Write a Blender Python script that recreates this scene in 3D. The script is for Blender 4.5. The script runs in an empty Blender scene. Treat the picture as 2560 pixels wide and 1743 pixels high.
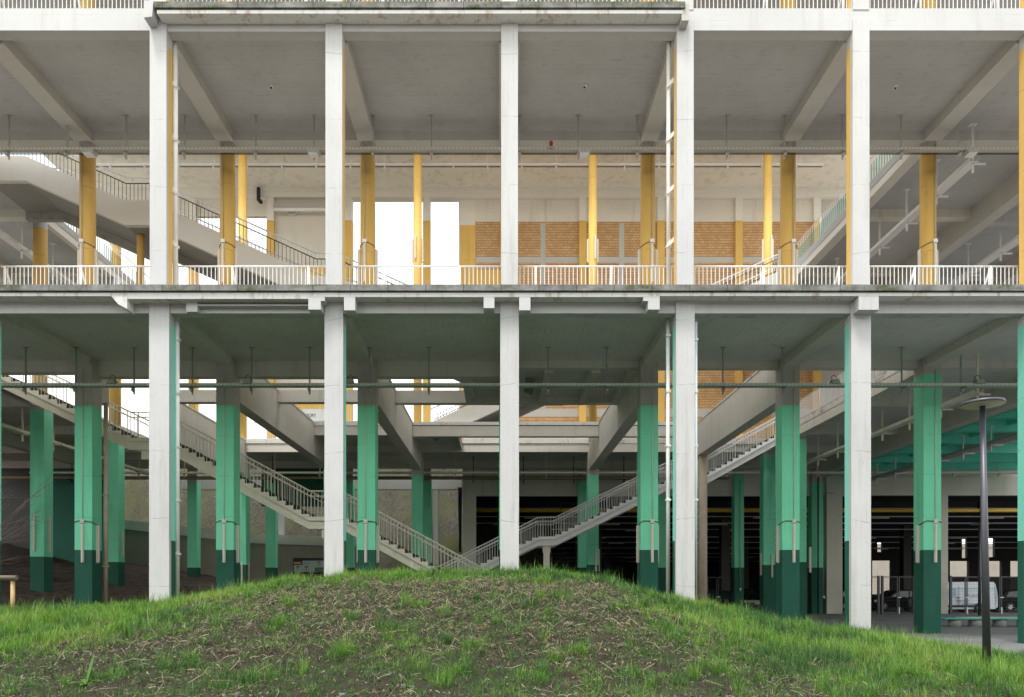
import bpy, math, random
import numpy as np
from mathutils import Vector, Matrix

random.seed(7)
rng = np.random.default_rng(11)
scene = bpy.context.scene
COL = scene.collection

# ------------------------------------------------------------------ helpers
class MB:
    """collects shapes with material slots; build() links ONE mesh object"""
    def __init__(self):
        self.v, self.f, self.mi, self.mats, self.sm = [], [], [], [], []
    def slot(self, m):
        if m not in self.mats: self.mats.append(m)
        return self.mats.index(m)
    def face(self, idx, m, smooth=False):
        self.f.append(idx); self.mi.append(self.slot(m)); self.sm.append(smooth)
    def box(self, x0, x1, y0, y1, z0, z1, m, front=None, sides=None):
        b = len(self.v)
        self.v += [(x0,y0,z0),(x1,y0,z0),(x1,y1,z0),(x0,y1,z0),(x0,y0,z1),(x1,y0,z1),(x1,y1,z1),(x0,y1,z1)]
        for q, mm in (((0,3,2,1),m),((4,5,6,7),m),((0,1,5,4),front or m),((1,2,6,5),sides or m),((2,3,7,6),sides or m),((3,0,4,7),sides or m)):
            self.face([b+i for i in q], mm)
        return self
    def strip(self, P, top, bot, y0, y1, m, zmin=-99):
        """prism following polyline P of (x,z), between offsets top and bot, from y0 to y1"""
        b = len(self.v); n = len(P)
        for x, z in P:
            lo = min(max(z+bot, zmin), z+top-.02)
            self.v += [(x,y0,lo),(x,y0,z+top),(x,y1,z+top),(x,y1,lo)]
        for i in range(n-1):
            a, c = b+4*i, b+4*i+4
            for j in range(4):
                k = (j+1) % 4
                self.face([a+j, c+j, c+k, a+k] if False else [a+j, a+k, c+k, c+j][::-1], m)
        self.face([b, b+1, b+2, b+3], m); e = b+4*(n-1)
        self.face([e+3, e+2, e+1, e], m)
        return self
    def tube(self, p0, p1, r, m, n=8, r1=None, cap=True):
        p0, p1 = Vector(p0), Vector(p1); d = (p1-p0)
        if d.length < 1e-6: return self
        r1 = r if r1 is None else r1
        q = d.to_track_quat('Z', 'Y'); b = len(self.v)
        for p, rr in ((p0, r), (p1, r1)):
            for i in range(n):
                a = 2*math.pi*i/n
                self.v.append(tuple(p + q @ Vector((rr*math.cos(a), rr*math.sin(a), 0))))
        for i in range(n):
            j = (i+1) % n
            self.face([b+i, b+j, b+n+j, b+n+i], m, n > 5)
        if cap:
            self.face([b+i for i in range(n)][::-1], m); self.face([b+n+i for i in range(n)], m)
        return self
    def path(self, pts, r, m, n=6):
        for a, c in zip(pts[:-1], pts[1:]): self.tube(a, c, r, m, n)
        return self
    def lathe(self, cx, cy, prof, m, n=24):
        """prof: list of (r,z[,mat])"""
        b = len(self.v)
        for p in prof:
            for i in range(n):
                a = 2*math.pi*i/n
                self.v.append((cx+p[0]*math.cos(a), cy+p[0]*math.sin(a), p[1]))
        for k in range(len(prof)-1):
            mm = prof[k][2] if len(prof[k]) > 2 else m
            for i in range(n):
                j = (i+1) % n
                self.face([b+k*n+i, b+k*n+j, b+(k+1)*n+j, b+(k+1)*n+i], mm, True)
        e = b+(len(prof)-1)*n
        self.face([b+i for i in range(n)][::-1], prof[0][2] if len(prof[0]) > 2 else m)
        self.face([e+i for i in range(n)], prof[-2][2] if len(prof[-2]) > 2 else m)
        return self
    def prism(self, poly, y0, y1, m, yin=0):
        """extrude (x,z) polygon from y0 to y1"""
        b = len(self.v); n = len(poly)
        self.v += [(x, y0, z) for x, z in poly] + [(x, y1, z) for x, z in poly]
        for i in range(n):
            j = (i+1) % n
            self.face([b+i, b+n+i, b+n+j, b+j], m)
        self.face([b+i for i in range(n)], m); self.face([b+n+i for i in range(n)][::-1], m)
        return self
    def mesh(self, name, off=(0,0,0)):
        me = bpy.data.meshes.new(name)
        ox, oy, oz = off
        me.from_pydata([(x-ox, y-oy, z-oz) for x, y, z in self.v], [], self.f)
        for m in self.mats: me.materials.append(m)
        me.polygons.foreach_set('material_index', self.mi)
        me.polygons.foreach_set('use_smooth', self.sm)
        me.update()
        return me

def worldloc(o):
    l = Vector((0,0,0))
    while o: l = l + o.location; o = o.parent
    return l
def tag(o, label=None, cat=None, group=None, kind=None):
    if label: o['label'] = label
    if cat: o['category'] = cat
    if group: o['group'] = group
    if kind: o['kind'] = kind
    return o
def root(name, label, cat, loc, group=None):
    o = bpy.data.objects.new(name, None); COL.objects.link(o)
    o.location = loc; o.empty_display_size = .2
    return tag(o, label, cat, group)
def part(name, mb, parent, label=None, bevel=0):
    off = worldloc(parent)
    o = bpy.data.objects.new(name, mb.mesh(name, off)); COL.objects.link(o)
    o.parent = parent
    if label: o['label'] = label
    if bevel:
        md = o.modifiers.new('edge', 'BEVEL'); md.width = bevel; md.segments = 2; md.limit_method = 'ANGLE'
    return o
def single(name, mb, label, cat, loc, group=None, kind=None):
    o = bpy.data.objects.new(name, mb.mesh(name, loc)); COL.objects.link(o)
    o.location = loc
    return tag(o, label, cat, group, kind)
def copy_tree(o, parent=None):
    c = o.copy(); COL.objects.link(c)
    if parent is not None: c.parent = parent
    for ch in list(o.children): copy_tree(ch, c)
    return c

# ------------------------------------------------------------------ materials
class NT:
    def __init__(self, name):
        self.m = bpy.data.materials.new(name); self.m.use_nodes = True
        self.t = self.m.node_tree; self.b = self.t.nodes['Principled BSDF']
        self.out = self.t.nodes['Material Output']
    def n(self, typ, **kw):
        nd = self.t.nodes.new(typ)
        for k, v in kw.items(): setattr(nd, k, v)
        return nd
    def l(self, a, b): self.t.links.new(a, b)
    def math(self, op, a, b=None, clamp=False):
        nd = self.n('ShaderNodeMath', operation=op); nd.use_clamp = clamp
        for i, s in enumerate((a, b)):
            if s is None: continue
            if isinstance(s, (int, float)): nd.inputs[i].default_value = s
            else: self.l(s, nd.inputs[i])
        return nd.outputs[0]
    def pos(self): return self.n('ShaderNodeNewGeometry').outputs['Position']
    def noise(self, scale, vec, detail=4, rough=.55, stretch=None):
        if stretch:
            mp = self.n('ShaderNodeMapping'); mp.inputs['Scale'].default_value = stretch
            self.l(vec, mp.inputs['Vector']); vec = mp.outputs[0]
        nd = self.n('ShaderNodeTexNoise'); nd.inputs['Scale'].default_value = scale
        nd.inputs['Detail'].default_value = detail; nd.inputs['Roughness'].default_value = rough
        self.l(vec, nd.inputs['Vector']); return nd.outputs[0]
    def ramp(self, f, a, b, ca=(0,0,0), cb=(1,1,1)):
        r = self.n('ShaderNodeValToRGB'); e = r.color_ramp.elements
        e[0].position = a; e[1].position = b; e[0].color = (*ca, 1); e[1].color = (*cb, 1)
        self.l(f, r.inputs[0]); return r.outputs[0]
    def mix(self, f, a, b, mode='MIX'):
        x = self.n('ShaderNodeMix', data_type='RGBA', blend_type=mode)
        for s, i in ((f, 0), (a, 6), (b, 7)):
            if isinstance(s, (int, float)): x.inputs[i].default_value = s
            elif isinstance(s, tuple): x.inputs[i].default_value = (*s, 1)
            else: self.l(s, x.inputs[i])
        return x.outputs[2]
    def bump(self, h, strength=.3, dist=.02):
        bp = self.n('ShaderNodeBump'); bp.inputs['Strength'].default_value = strength
        bp.inputs['Distance'].default_value = dist
        self.l(h, bp.inputs['Height']); self.l(bp.outputs[0], self.b.inputs['Normal'])

def plain(name, col, rough=.6, metal=0, var=.0):
    t = NT(name); t.b.inputs['Base Color'].default_value = (*col, 1)
    t.b.inputs['Roughness'].default_value = rough; t.b.inputs['Metallic'].default_value = metal
    if var:
        p = t.pos(); n = t.noise(3, p, 5)
        t.l(t.mix(t.ramp(n, .3, .7), tuple(c*(1-var) for c in col), tuple(min(1, c*(1+var)) for c in col)), t.b.inputs['Base Color'])
    return t.m

def paint(name, col, dirt=(.25,.22,.18), streak=.25, boards='h', var=.07, rough=.7, chip=.0, pitch=.16, joint=0, line=.30):
    """painted or bare board-formed concrete"""
    t = NT(name); p = t.pos()
    big = t.noise(.45, p, 6, .6)
    c = t.mix(t.ramp(big, .3, .72), tuple(x*(1-var) for x in col), tuple(min(.92, x*(1+var*.6)) for x in col))
    st = t.noise(1.0, p, 5, .65, stretch=(2.6, 2.6, .22))
    stf = t.math('MULTIPLY', t.ramp(st, .56, .8), streak)
    c = t.mix(stf, c, dirt)
    fine = t.noise(26, p, 3, .6)
    c = t.mix(.04, c, t.ramp(fine, .3, .75), 'OVERLAY')
    h = t.noise(9, p, 4, .6)
    if boards:
        sx = t.n('ShaderNodeSeparateXYZ'); t.l(p, sx.inputs[0])
        ax = sx.outputs['Z'] if boards == 'h' else t.math('ADD', sx.outputs['X'], sx.outputs['Y'])
        if boards == 'c': ax = sx.outputs['X']
        if boards == 'd': ax = sx.outputs['Y']
        wob = t.math('MULTIPLY', t.noise(.8, p, 2), .02)
        fr = t.math('FRACT', t.math('DIVIDE', t.math('ADD', ax, wob), pitch))
        ln = t.math('LESS_THAN', fr, .07)
        msk = t.math('MULTIPLY', ln, t.ramp(t.noise(2.2, p, 4, .7, stretch=(1,1,1)), .48, .64))
        c = t.mix(t.math('MULTIPLY', msk, line), c, tuple(x*.45 for x in col))
        # each board slightly different
        cell = t.n('ShaderNodeTexWhiteNoise'); cell.noise_dimensions = '1D'
        t.l(t.math('FLOOR', t.math('DIVIDE', t.math('ADD', ax, wob), pitch)), cell.inputs['W'])
        c = t.mix(t.math('MULTIPLY', cell.outputs[0], .06), c, tuple(x*.6 for x in col))
        h = t.math('SUBTRACT', h, t.math('MULTIPLY', ln, .6))
    if joint:
        sj = t.n('ShaderNodeSeparateXYZ'); t.l(p, sj.inputs[0])
        zz = t.math('ADD', sj.outputs['Z'], t.math('MULTIPLY', t.noise(.6, p, 3), .5))
        jl = t.math('LESS_THAN', t.math('FRACT', t.math('DIVIDE', zz, joint)), .010)
        c = t.mix(t.math('MULTIPLY', jl, t.math('MULTIPLY', t.ramp(t.noise(3, p, 3), .42, .55), .55)), c, tuple(x*.35 for x in col))
        bl = t.noise(.9, p, 3, .5, stretch=(1,1,.6))   # roller patches
        c = t.mix(t.math('MULTIPLY', t.ramp(bl, .44, .60), .14), c, tuple(min(.95, x*1.22+.03) for x in col))
    if chip:
        cv = t.noise(5.5, p, 6, .75)
        c = t.mix(t.ramp(cv, .735-chip, .76-chip), c, (.16,.13,.11))
    t.l(c, t.b.inputs['Base Color']); t.b.inputs['Roughness'].default_value = rough
    t.b.inputs['Specular IOR Level'].default_value = .3
    t.bump(h, .22, .010)
    return t.m

WHITE   = paint('white_paint', (.555,.55,.54), (.30,.27,.23), .40, 'h', .07, chip=.02, line=.45)
WHITEV  = paint('white_column_paint', (.555,.55,.54), (.27,.23,.19), .46, 'v', .07, chip=.036, pitch=.15, joint=1.9, line=.5)
CREAM   = paint('cream_paint', (.78,.75,.68), (.46,.40,.32), .16, 'h', .04)
CEIL    = paint('ceiling_paint', (.50,.50,.50), (.28,.265,.24), .5, 'd', .12, pitch=.2, line=.75)
CEILLOW = paint('lower_ceiling_paint', (.74,.715,.68), (.34,.33,.29), .5, 'c', .12, pitch=.2, line=.9)
BEAM    = paint('beam_concrete', (.70,.67,.60), (.34,.29,.22), .45, 'h', .09)
BEAMU   = paint('upper_beam_paint', (.58,.565,.53), (.30,.27,.23), .3, 'd', .08)
FLOORC  = paint('deck_concrete', (.55,.53,.49), (.3,.28,.25), .15, None, .1)
CONC    = paint('bare_concrete', (.52,.50,.46), (.26,.24,.2), .35, None, .1)
CONCL   = paint('pale_panel_concrete', (.66,.62,.54), (.36,.32,.26), .35, 'h', .08, pitch=1.25)
WPANEL  = paint('white_worn_paint', (.74,.70,.62), (.36,.30,.24), .5, 'h', .07, pitch=.28, chip=.012)
CONCB   = paint('brown_concrete', (.30,.27,.225), (.13,.11,.09), .5, 'h', .12, pitch=.3)
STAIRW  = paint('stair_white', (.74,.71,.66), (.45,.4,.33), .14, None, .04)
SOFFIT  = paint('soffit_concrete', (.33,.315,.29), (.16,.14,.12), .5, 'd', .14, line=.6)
MINT    = paint('mint_paint', (.215,.755,.475), (.09,.33,.21), .45, 'v', .08, chip=.016, joint=1.45, line=.5)
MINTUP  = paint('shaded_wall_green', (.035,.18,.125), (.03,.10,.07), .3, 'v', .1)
COLTOP  = paint('column_top_grey', (.52,.50,.46), (.26,.24,.2), .35, 'v', .08, chip=.012)
RAILTEAL = plain('teal_steel', (.09,.36,.35), .5)
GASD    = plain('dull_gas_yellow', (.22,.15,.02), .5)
TURQ    = paint('turquoise_paint', (.26,.76,.60), (.12,.42,.33), .28, 'v', .06, chip=.012, joint=1.45)
DKGREEN = paint('dark_green_paint', (.018,.115,.075), (.03,.06,.04), .35, 'v', .14, chip=.01, joint=1.45)
YELLOW  = paint('yellow_paint', (.73,.465,.125), (.40,.23,.06), .34, 'v', .07, chip=.008, joint=2.3)
GREENC  = paint('turquoise_ceiling_paint', (.20,.80,.62), (.09,.46,.35), .2, 'h', .08)
STEELC  = plain('cream_steel', (.80,.75,.63), .5, 0, .06)
STEELW  = plain('white_steel', (.78,.78,.78), .45, 0, .04)
RAILDK  = plain('dark_green_steel', (.014,.05,.045), .5)
TREADM  = plain('tread_steel', (.05,.045,.04), .7)
GALV    = plain('galvanised', (.42,.43,.40), .5, .3, .12)
GALVG   = plain('green_grey_tray', (.30,.34,.29), .55, .2, .12)
PVC     = plain('white_pipe', (.78,.77,.74), .4, 0, .05)
BEIGEP  = plain('beige_pipe', (.56,.47,.36), .5, 0, .1)
BATTEN  = plain('batten_cream', (.70,.64,.55), .45, 0, .05)
WIRE    = plain('brown_wire', (.16,.10,.06), .7)
BLACK   = plain('black', (.012,.012,.013), .5)
GASY    = plain('gas_yellow', (.80,.52,.03), .4)
RED     = plain('alarm_red', (.35,.01,.012), .35)
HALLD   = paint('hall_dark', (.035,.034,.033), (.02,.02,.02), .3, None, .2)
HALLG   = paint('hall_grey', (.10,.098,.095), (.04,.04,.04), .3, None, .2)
LAMPM   = plain('lamp_grey', (.085,.085,.10), .4, .3)
LAMPU   = plain('lamp_underside', (.50,.48,.36), .5)
GALVD   = plain('gate_steel', (.09,.092,.095), .45, .3)
RUBBER  = plain('rubber', (.015,.015,.016), .8)
RIMM    = plain('rim', (.5,.5,.52), .3, .8)
CARBLK  = plain('car_black', (.004,.004,.005), .45)
CARBLUE = plain('car_blue', (.006,.009,.03), .3)
for m_ in (CARBLK, CARBLUE): m_.node_tree.nodes['Principled BSDF'].inputs['Specular IOR Level'].default_value = .08
VANW    = plain('van_white', (.70,.73,.78), .3)
GLASSD  = plain('car_glass', (.02,.03,.04), .06)
GLASSV  = plain('van_glass', (.30,.40,.55), .1)  # light blue base paints the reflection into the van windows
LENS    = plain('lens', (.6,.62,.65), .15)
TAIL    = plain('tail_red', (.25,.01,.01), .25)
PLATE   = plain('plate', (.6,.6,.58), .4)
WOODP   = plain('pale_wood', (.52,.36,.17), .75, 0, .15)
WOODD   = plain('weathered_wood', (.17,.14,.10), .85, 0, .2)
TEAL    = plain('bench_teal', (.08,.50,.42), .5, 0, .06)
INK     = plain('ink', (.02,.02,.02), .6)
INKB    = plain('blue_ink', (.16,.22,.5), .6)
SIGNW   = plain('sign_face', (.52,.55,.56), .5)
ORANGE  = plain('pill_orange', (.65,.28,.10), .5)
SKYB    = plain('pill_blue', (.20,.45,.5), .5)
PILLG   = plain('pill_green', (.02,.16,.11), .5)
CLAY    = plain('clay_tube', (.42,.38,.28), .8, 0, .2)

def make_coping():
    t = NT('mossy_coping'); p = t.pos()
    n = t.noise(2.2, p, 6, .65)
    c = t.mix(t.ramp(n, .3, .7), (.09,.087,.08), (.29,.285,.27))
    g = t.noise(.9, p, 5, .6, stretch=(1,1,3))
    g2 = t.noise(6, p, 4, .7)
    gm = t.math('MULTIPLY', t.ramp(g, .48, .64), t.ramp(g2, .3, .6))
    c = t.mix(gm, c, (.06,.075,.02))
    sx = t.n('ShaderNodeSeparateXYZ'); t.l(p, sx.inputs[0])
    fr = t.math('FRACT', t.math('DIVIDE', sx.outputs['X'], 1.05))
    c = t.mix(t.math('MULTIPLY', t.math('LESS_THAN', fr, .02), .8), c, (.03,.03,.03))
    t.l(c, t.b.inputs['Base Color']); t.b.inputs['Roughness'].default_value = .9
    t.bump(g2, .5, .02); return t.m
COPING = make_coping()
def make_fascia():
    t = NT('fascia_white'); p = t.pos()
    st = t.noise(3, p, 6, .7, stretch=(1.2,1,.35))
    c = t.mix(t.ramp(st, .53, .74), (.72,.71,.68), (.36,.23,.13))
    n = t.noise(12, p, 5, .7)
    c = t.mix(t.ramp(n, .62, .74), c, (.30,.28,.25))
    t.l(c, t.b.inputs['Base Color']); t.b.inputs['Roughness'].default_value = .85
    t.bump(n, .5, .02); return t.m
FASCIA = make_fascia()
def make_brick():
    t = NT('clay_block'); p = t.pos()
    sx = t.n('ShaderNodeSeparateXYZ'); t.l(p, sx.inputs[0])
    cb = t.n('ShaderNodeCombineXYZ'); t.l(sx.outputs['X'], cb.inputs[0]); t.l(sx.outputs['Z'], cb.inputs[1])
    br = t.n('ShaderNodeTexBrick'); t.l(cb.outputs[0], br.inputs['Vector'])
    br.inputs['Scale'].default_value = 1; br.inputs['Brick Width'].default_value = .22; br.inputs['Row Height'].default_value = .17
    br.inputs['Mortar Size'].default_value = .007; br.inputs['Mortar Smooth'].default_value = 0; br.inputs['Bias'].default_value = 0
    br.inputs['Color1'].default_value = (.66,.42,.19,1); br.inputs['Color2'].default_value = (.55,.31,.125,1)
    br.inputs['Mortar'].default_value = (.17,.10,.06,1)
    n = t.noise(.7, p, 5, .6)
    c = t.mix(t.math('MULTIPLY', t.ramp(n, .45, .7), .4), br.outputs['Color'], (.36,.18,.075))
    hl = t.math('LESS_THAN', t.math('FRACT', t.math('DIVIDE', sx.outputs['Z'], .17)), .14)
    c = t.mix(t.math('MULTIPLY', hl, .55), c, (.15,.085,.05))
    t.l(c, t.b.inputs['Base Color']); t.b.inputs['Roughness'].default_value = .55
    t.bump(br.outputs['Fac'], .6, -.02); return t.m
BRICK = make_brick()
def make_whitebrick():
    t = NT('white_block'); p = t.pos()
    sx = t.n('ShaderNodeSeparateXYZ'); t.l(p, sx.inputs[0])
    cb = t.n('ShaderNodeCombineXYZ'); t.l(sx.outputs['X'], cb.inputs[0]); t.l(sx.outputs['Z'], cb.inputs[1])
    br = t.n('ShaderNodeTexBrick'); t.l(cb.outputs[0], br.inputs['Vector'])
    br.inputs['Scale'].default_value = 1; br.inputs['Brick Width'].default_value = .42; br.inputs['Row Height'].default_value = .21
    br.inputs['Mortar Size'].default_value = .01
    br.inputs['Color1'].default_value = (.70,.66,.58,1); br.inputs['Color2'].default_value = (.64,.60,.52,1)
    br.inputs['Mortar'].default_value = (.42,.38,.33,1)
    n = t.noise(1.8, p, 6, .7)
    c = t.mix(t.ramp(n, .6, .72), br.outputs['Color'], (.36,.31,.25))
    t.l(c, t.b.inputs['Base Color']); t.b.inputs['Roughness'].default_value = .8
    return t.m
WBRICK = make_whitebrick()
def make_tray(name, col):
    t = NT(name); p = t.pos()
    sx = t.n('ShaderNodeSeparateXYZ'); t.l(p, sx.inputs[0])
    s = t.math('ADD', sx.outputs['X'], sx.outputs['Y'])
    fr = t.math('LESS_THAN', t.math('FRACT', t.math('DIVIDE', s, .13)), .35)
    c = t.mix(t.math('MULTIPLY', fr, .30), col, tuple(x*.25 for x in col))
    t.l(c, t.b.inputs['Base Color']); t.b.inputs['Roughness'].default_value = .5; t.b.inputs['Metallic'].default_value = .2
    return t.m
TRAYM = make_tray('tray_perforated', (.50,.48,.43)); TRAYG = make_tray('tray_green', (.50,.56,.49)); TRAYD = make_tray('tray_dark', (.22,.19,.12))
def make_rock():
    t = NT('mossy_rock'); p = t.pos()
    n = t.noise(.22, p, 8, .6); n2 = t.noise(5, p, 8, .7)
    c = t.mix(t.ramp(n2, .35, .65), (.022,.02,.012), (.085,.078,.055))
    c = t.mix(t.ramp(n, .45, .62), c, (.055,.062,.016))
    st = t.noise(1, p, 5, .6, stretch=(1.4,1.4,.2))
    c = t.mix(t.math('MULTIPLY', t.ramp(st, .52, .66), .6), c, (.045,.035,.028))
    t.l(c, t.b.inputs['Base Color']); t.b.inputs['Roughness'].default_value = .9
    t.bump(n2, .8, .15); return t.m
ROCK = make_rock()
def make_asphalt():
    t = NT('asphalt'); p = t.pos()
    n = t.noise(.5, p, 6, .6); f = t.noise(60, p, 3)
    c = t.mix(t.ramp(n, .3, .7), (.10,.10,.108), (.17,.165,.165))
    c = t.mix(t.math('MULTIPLY', t.ramp(f, .55, .7), .35), c, (.30,.30,.30))
    t.l(c, t.b.inputs['Base Color']); t.b.inputs['Roughness'].default_value = .85
    t.bump(f, .4, .01); return t.m
ASPH = make_asphalt()
def make_soil():
    t = NT('soil'); p = t.pos()
    n = t.noise(1.2, p, 8, .65); f = t.noise(16, p, 8, .75); v = t.noise(45, p, 4, .7)
    c = t.mix(t.ramp(f, .35, .66), (.009,.0065,.004), (.072,.049,.029))
    c = t.mix(t.math('MULTIPLY', t.ramp(v, .56, .7), .7), c, (.14,.10,.066))
    c = t.mix(t.math('MULTIPLY', t.ramp(n, .42, .58), .7), c, (.028,.045,.010))
    t.l(c, t.b.inputs['Base Color']); t.b.inputs['Roughness'].default_value = .95
    t.bump(t.math('ADD', f, t.math('MULTIPLY', v, .4)), 1.0, .06); return t.m
SOIL = make_soil()
def make_dirt():
    t = NT('brown_earth'); p = t.pos()
    n = t.noise(1.5, p, 8, .7); f = t.noise(14, p, 8, .75)
    c = t.mix(t.ramp(f, .32, .7), (.018,.012,.008), (.095,.056,.036))
    c = t.mix(t.math('MULTIPLY', t.ramp(n, .5, .7), .5), c, (.07,.045,.03))
    t.l(c, t.b.inputs['Base Color']); t.b.inputs['Roughness'].default_value = .95
    t.bump(f, 1.0, .08); return t.m
DIRT = make_dirt()
def leafmat(name, col, tr=.35):
    t = NT(name)
    t.b.inputs['Base Color'].default_value = (*col, 1); t.b.inputs['Roughness'].default_value = .55
    tl = t.n('ShaderNodeBsdfTranslucent'); tl.inputs[0].default_value = (col[0]*1.3, col[1]*1.3, col[2], 1)
    mx = t.n('ShaderNodeMixShader'); mx.inputs[0].default_value = tr
    t.l(t.b.outputs[0], mx.inputs[1]); t.l(tl.outputs[0], mx.inputs[2]); t.l(mx.outputs[0], t.out.inputs[0])
    return t.m
GRASS = [leafmat('grass_a', (.12,.27,.028)), leafmat('grass_b', (.17,.33,.04)), leafmat('grass_c', (.075,.19,.03)), leafmat('grass_d', (.25,.36,.075)), leafmat('grass_e', (.04,.115,.03))]
STRAW = [plain('straw_a', (.30,.235,.145), .8), plain('straw_b', (.15,.11,.065), .8), plain('straw_c', (.43,.37,.26), .8), plain('straw_d', (.042,.035,.024), .85)]
STONE = plain('stone', (.15,.145,.14), .8, 0, .2)
LEAFW = leafmat('weed_leaf', (.10,.22,.04), .3)
TWIG  = plain('twig_bark', (.12,.085,.07), .85)

# ------------------------------------------------------------------ camera, sky, sun
CAMZ = 1.55
cam = bpy.data.objects.new('camera', bpy.data.cameras.new('camera')); COL.objects.link(cam)
cam.location = (0,0,CAMZ); cam.rotation_euler = (math.radians(90),0,0)
cam.data.sensor_width = 36; cam.data.lens = 1814/2560*36
cam.data.shift_x = 28/2560; cam.data.shift_y = 602.5/2560
cam.data.clip_end = 2000; cam.data.clip_start = .1
scene.camera = cam
SUN_EL, SUN_AZ = 66, 205      # degrees; azimuth clockwise from +Y
w = bpy.data.worlds.new('World'); scene.world = w; w.use_nodes = True
wn = w.node_tree; bg = wn.nodes['Background']
sky = wn.nodes.new('ShaderNodeTexSky'); sky.sky_type = 'NISHITA'; sky.sun_disc = False
sky.sun_elevation = math.radians(SUN_EL); sky.sun_rotation = math.radians(SUN_AZ)
sky.air_density = 3.0; sky.dust_density = 1.0; sky.ozone_density = 1.0
hs = wn.nodes.new('ShaderNodeHueSaturation'); hs.inputs['Saturation'].default_value = .22
wn.links.new(sky.outputs[0], hs.inputs['Color']); wn.links.new(hs.outputs[0], bg.inputs['Color'])
bg.inputs['Strength'].default_value = .15
sl = bpy.data.lights.new('sun', 'SUN'); sl.energy = 1.4; sl.angle = math.radians(14); sl.color = (1,.97,.92)
sun = bpy.data.objects.new('sun', sl); COL.objects.link(sun)
az, el = math.radians(SUN_AZ), math.radians(SUN_EL)
sd = Vector((math.sin(az)*math.cos(el), math.cos(az)*math.cos(el), math.sin(el)))
sun.rotation_euler = sd.to_track_quat('Z', 'Y').to_euler(); sun.location = sd*60
scene.view_settings.view_transform = 'Standard'; scene.view_settings.look = 'None'
scene.view_settings.exposure = 1.2; scene.view_settings.gamma = 1
cy = scene.cycles
cy.use_denoising = True; cy.max_bounces = 10; cy.diffuse_bounces = 7; cy.glossy_bounces = 3; cy.transmission_bounces = 2
cy.caustics_reflective = False; cy.caustics_refractive = False; cy.sample_clamp_indirect = 8

F, U0, V0 = 1814., 1252., 1474.
def X(u, d): return (u-U0)*d/F
def Z(v, d): return CAMZ+(V0-v)*d/F
def xk(k): return 5*k+.25
R1, R2, R3, R4, R5, R6 = 20.64, 25.64, 30.9, 36.9, 41.2, 46.4
L1, C1, L2, C2, L3, C3 = 10.05, 9.75, 18.1, 17.75, 26.4, 26.0
CR = 27.2
XA, XB = -34, 33.5
ORD = {-3:'leftmost',-2:'second',-1:'third',0:'middle',1:'fifth',2:'sixth',3:'rightmost'}

# ------------------------------------------------------------------ the building
OB = root('added_sky_blocker', 'unseen grey concrete building added behind the viewer to block the low sky', 'building', (0,-16,0))  # unseen block added to cut low sky light on columns and mound
part('wall', MB().box(-70,70,-22,-16,0,17,CONC), OB)
for q in range(22): part('window', MB().box(-64+6*q,-61+6*q,-16.02,-15.97,4,7,HALLG).box(-64+6*q,-61+6*q,-16.02,-15.97,10,13,HALLG), OB)
B = root('concrete_building', 'open concrete frame building with white front columns, green lower and yellow upper columns', 'building', (0, R1, 0))

def sq_col(x, y, w_, d, z0, z1, bands, front=None, label=None, name='column', wtop=None):
    """bands: list of (z_from, material) from the bottom up"""
    mb = MB(); zs = [b[0] for b in bands]+[z1]; zs[0] = z0
    if front:
        mb.box(x-w_/2, x+w_/2, y, y+.13, z0, z1, front); y += .13; d -= .13; front = None
    for i, (_, m) in enumerate(bands):
        mb.box(x-w_/2, x+w_/2, y, y+d, zs[i], zs[i+1], m, front=front)
    return part(name, mb, B, label)
def rd_col(x, y, r, z0, z1, bands, label=None, n=24):
    mb = MB(); prof = []
    zs = [b[0] for b in bands]+[z1]; zs[0] = z0
    for i, (_, m) in enumerate(bands):
        prof.append((r, zs[i], m)); prof.append((r, zs[i+1], m))
    mb.lathe(x, y, prof, bands[0][1], n)
    return part('column', mb, B, label)

DG, GT = 2.95, 8.06
gb = lambda top: [(0, DKGREEN), (DG, MINT), (top, COLTOP)]
# front row
for k in range(-4, 5):
    w_ = {-2:.57, 2:.56}.get(k, .53)
    sq_col(xk(k)+(.0 if k != -2 else .03), R1, w_, .40, -.5, C1+.03, [(0, DKGREEN), (DG, TURQ), (9.14, WHITEV)], front=WHITEV, label='white-fronted lower column with turquoise and dark green side')
    sq_col(xk(k), R1, .475, .38, L1-.1, C2+.02, [(0, YELLOW), (17.1, WHITEV)], front=WHITEV, label='white-fronted upper column with yellow side')
    sq_col(xk(k), R1, .46, .36, L2-.05, C3, [(0, YELLOW), (25.4, WHITEV)], front=WHITEV)
# second row
for k in range(-4, 5):
    top = GT if -4 < k < 3 else 9.18
    sq_col(xk(k), R2, .62, .62, -.5, C1+.03, gb(top), label='green lower column with dark green foot')
    rd_col(xk(k), R2+.27, .262, L1-.05, C2+.02, [(0, YELLOW), (17.05, BEAM)], label='round yellow upper column')
    rd_col(xk(k), R2+.27, .255, L2-.05, C3, [(0, YELLOW)])
# deeper rows, lower level
for k, y, top, ww in ((-4,R3,9.18,.60),(-4,R4,9.18,.60),(3,R4,9.18,.60),(-3,R5,GT,.58),(-1,R5,GT,.62),(1,R5,GT,.62),(3,R5,9.18,.66),(-2,R5,GT,.6),(0,R5,GT,.6),
                      (3,R3,9.18,.6),(-5,R6,9.18,.62),(-4,R6,8.43,.6),(-3,R6,8.43,.6),(-2,R6,8.43,.58),(-1,R6,8.43,.6),(0,R6,8.43,.58),(1,R6,8.43,.6),(2,R6,8.43,.6),(3,R6,9.18,.6),(4,R6,8.43,.72)):
    sq_col(xk(k), y, ww, .62, -.5, C1+.03, gb(top))
mb = MB(); mb.lathe(xk(2)+.02, R4, [(.22,-.5),(.22,8.36)], BEIGEP, 20); part('pillar', mb, B, 'slim round beige pillar')
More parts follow.
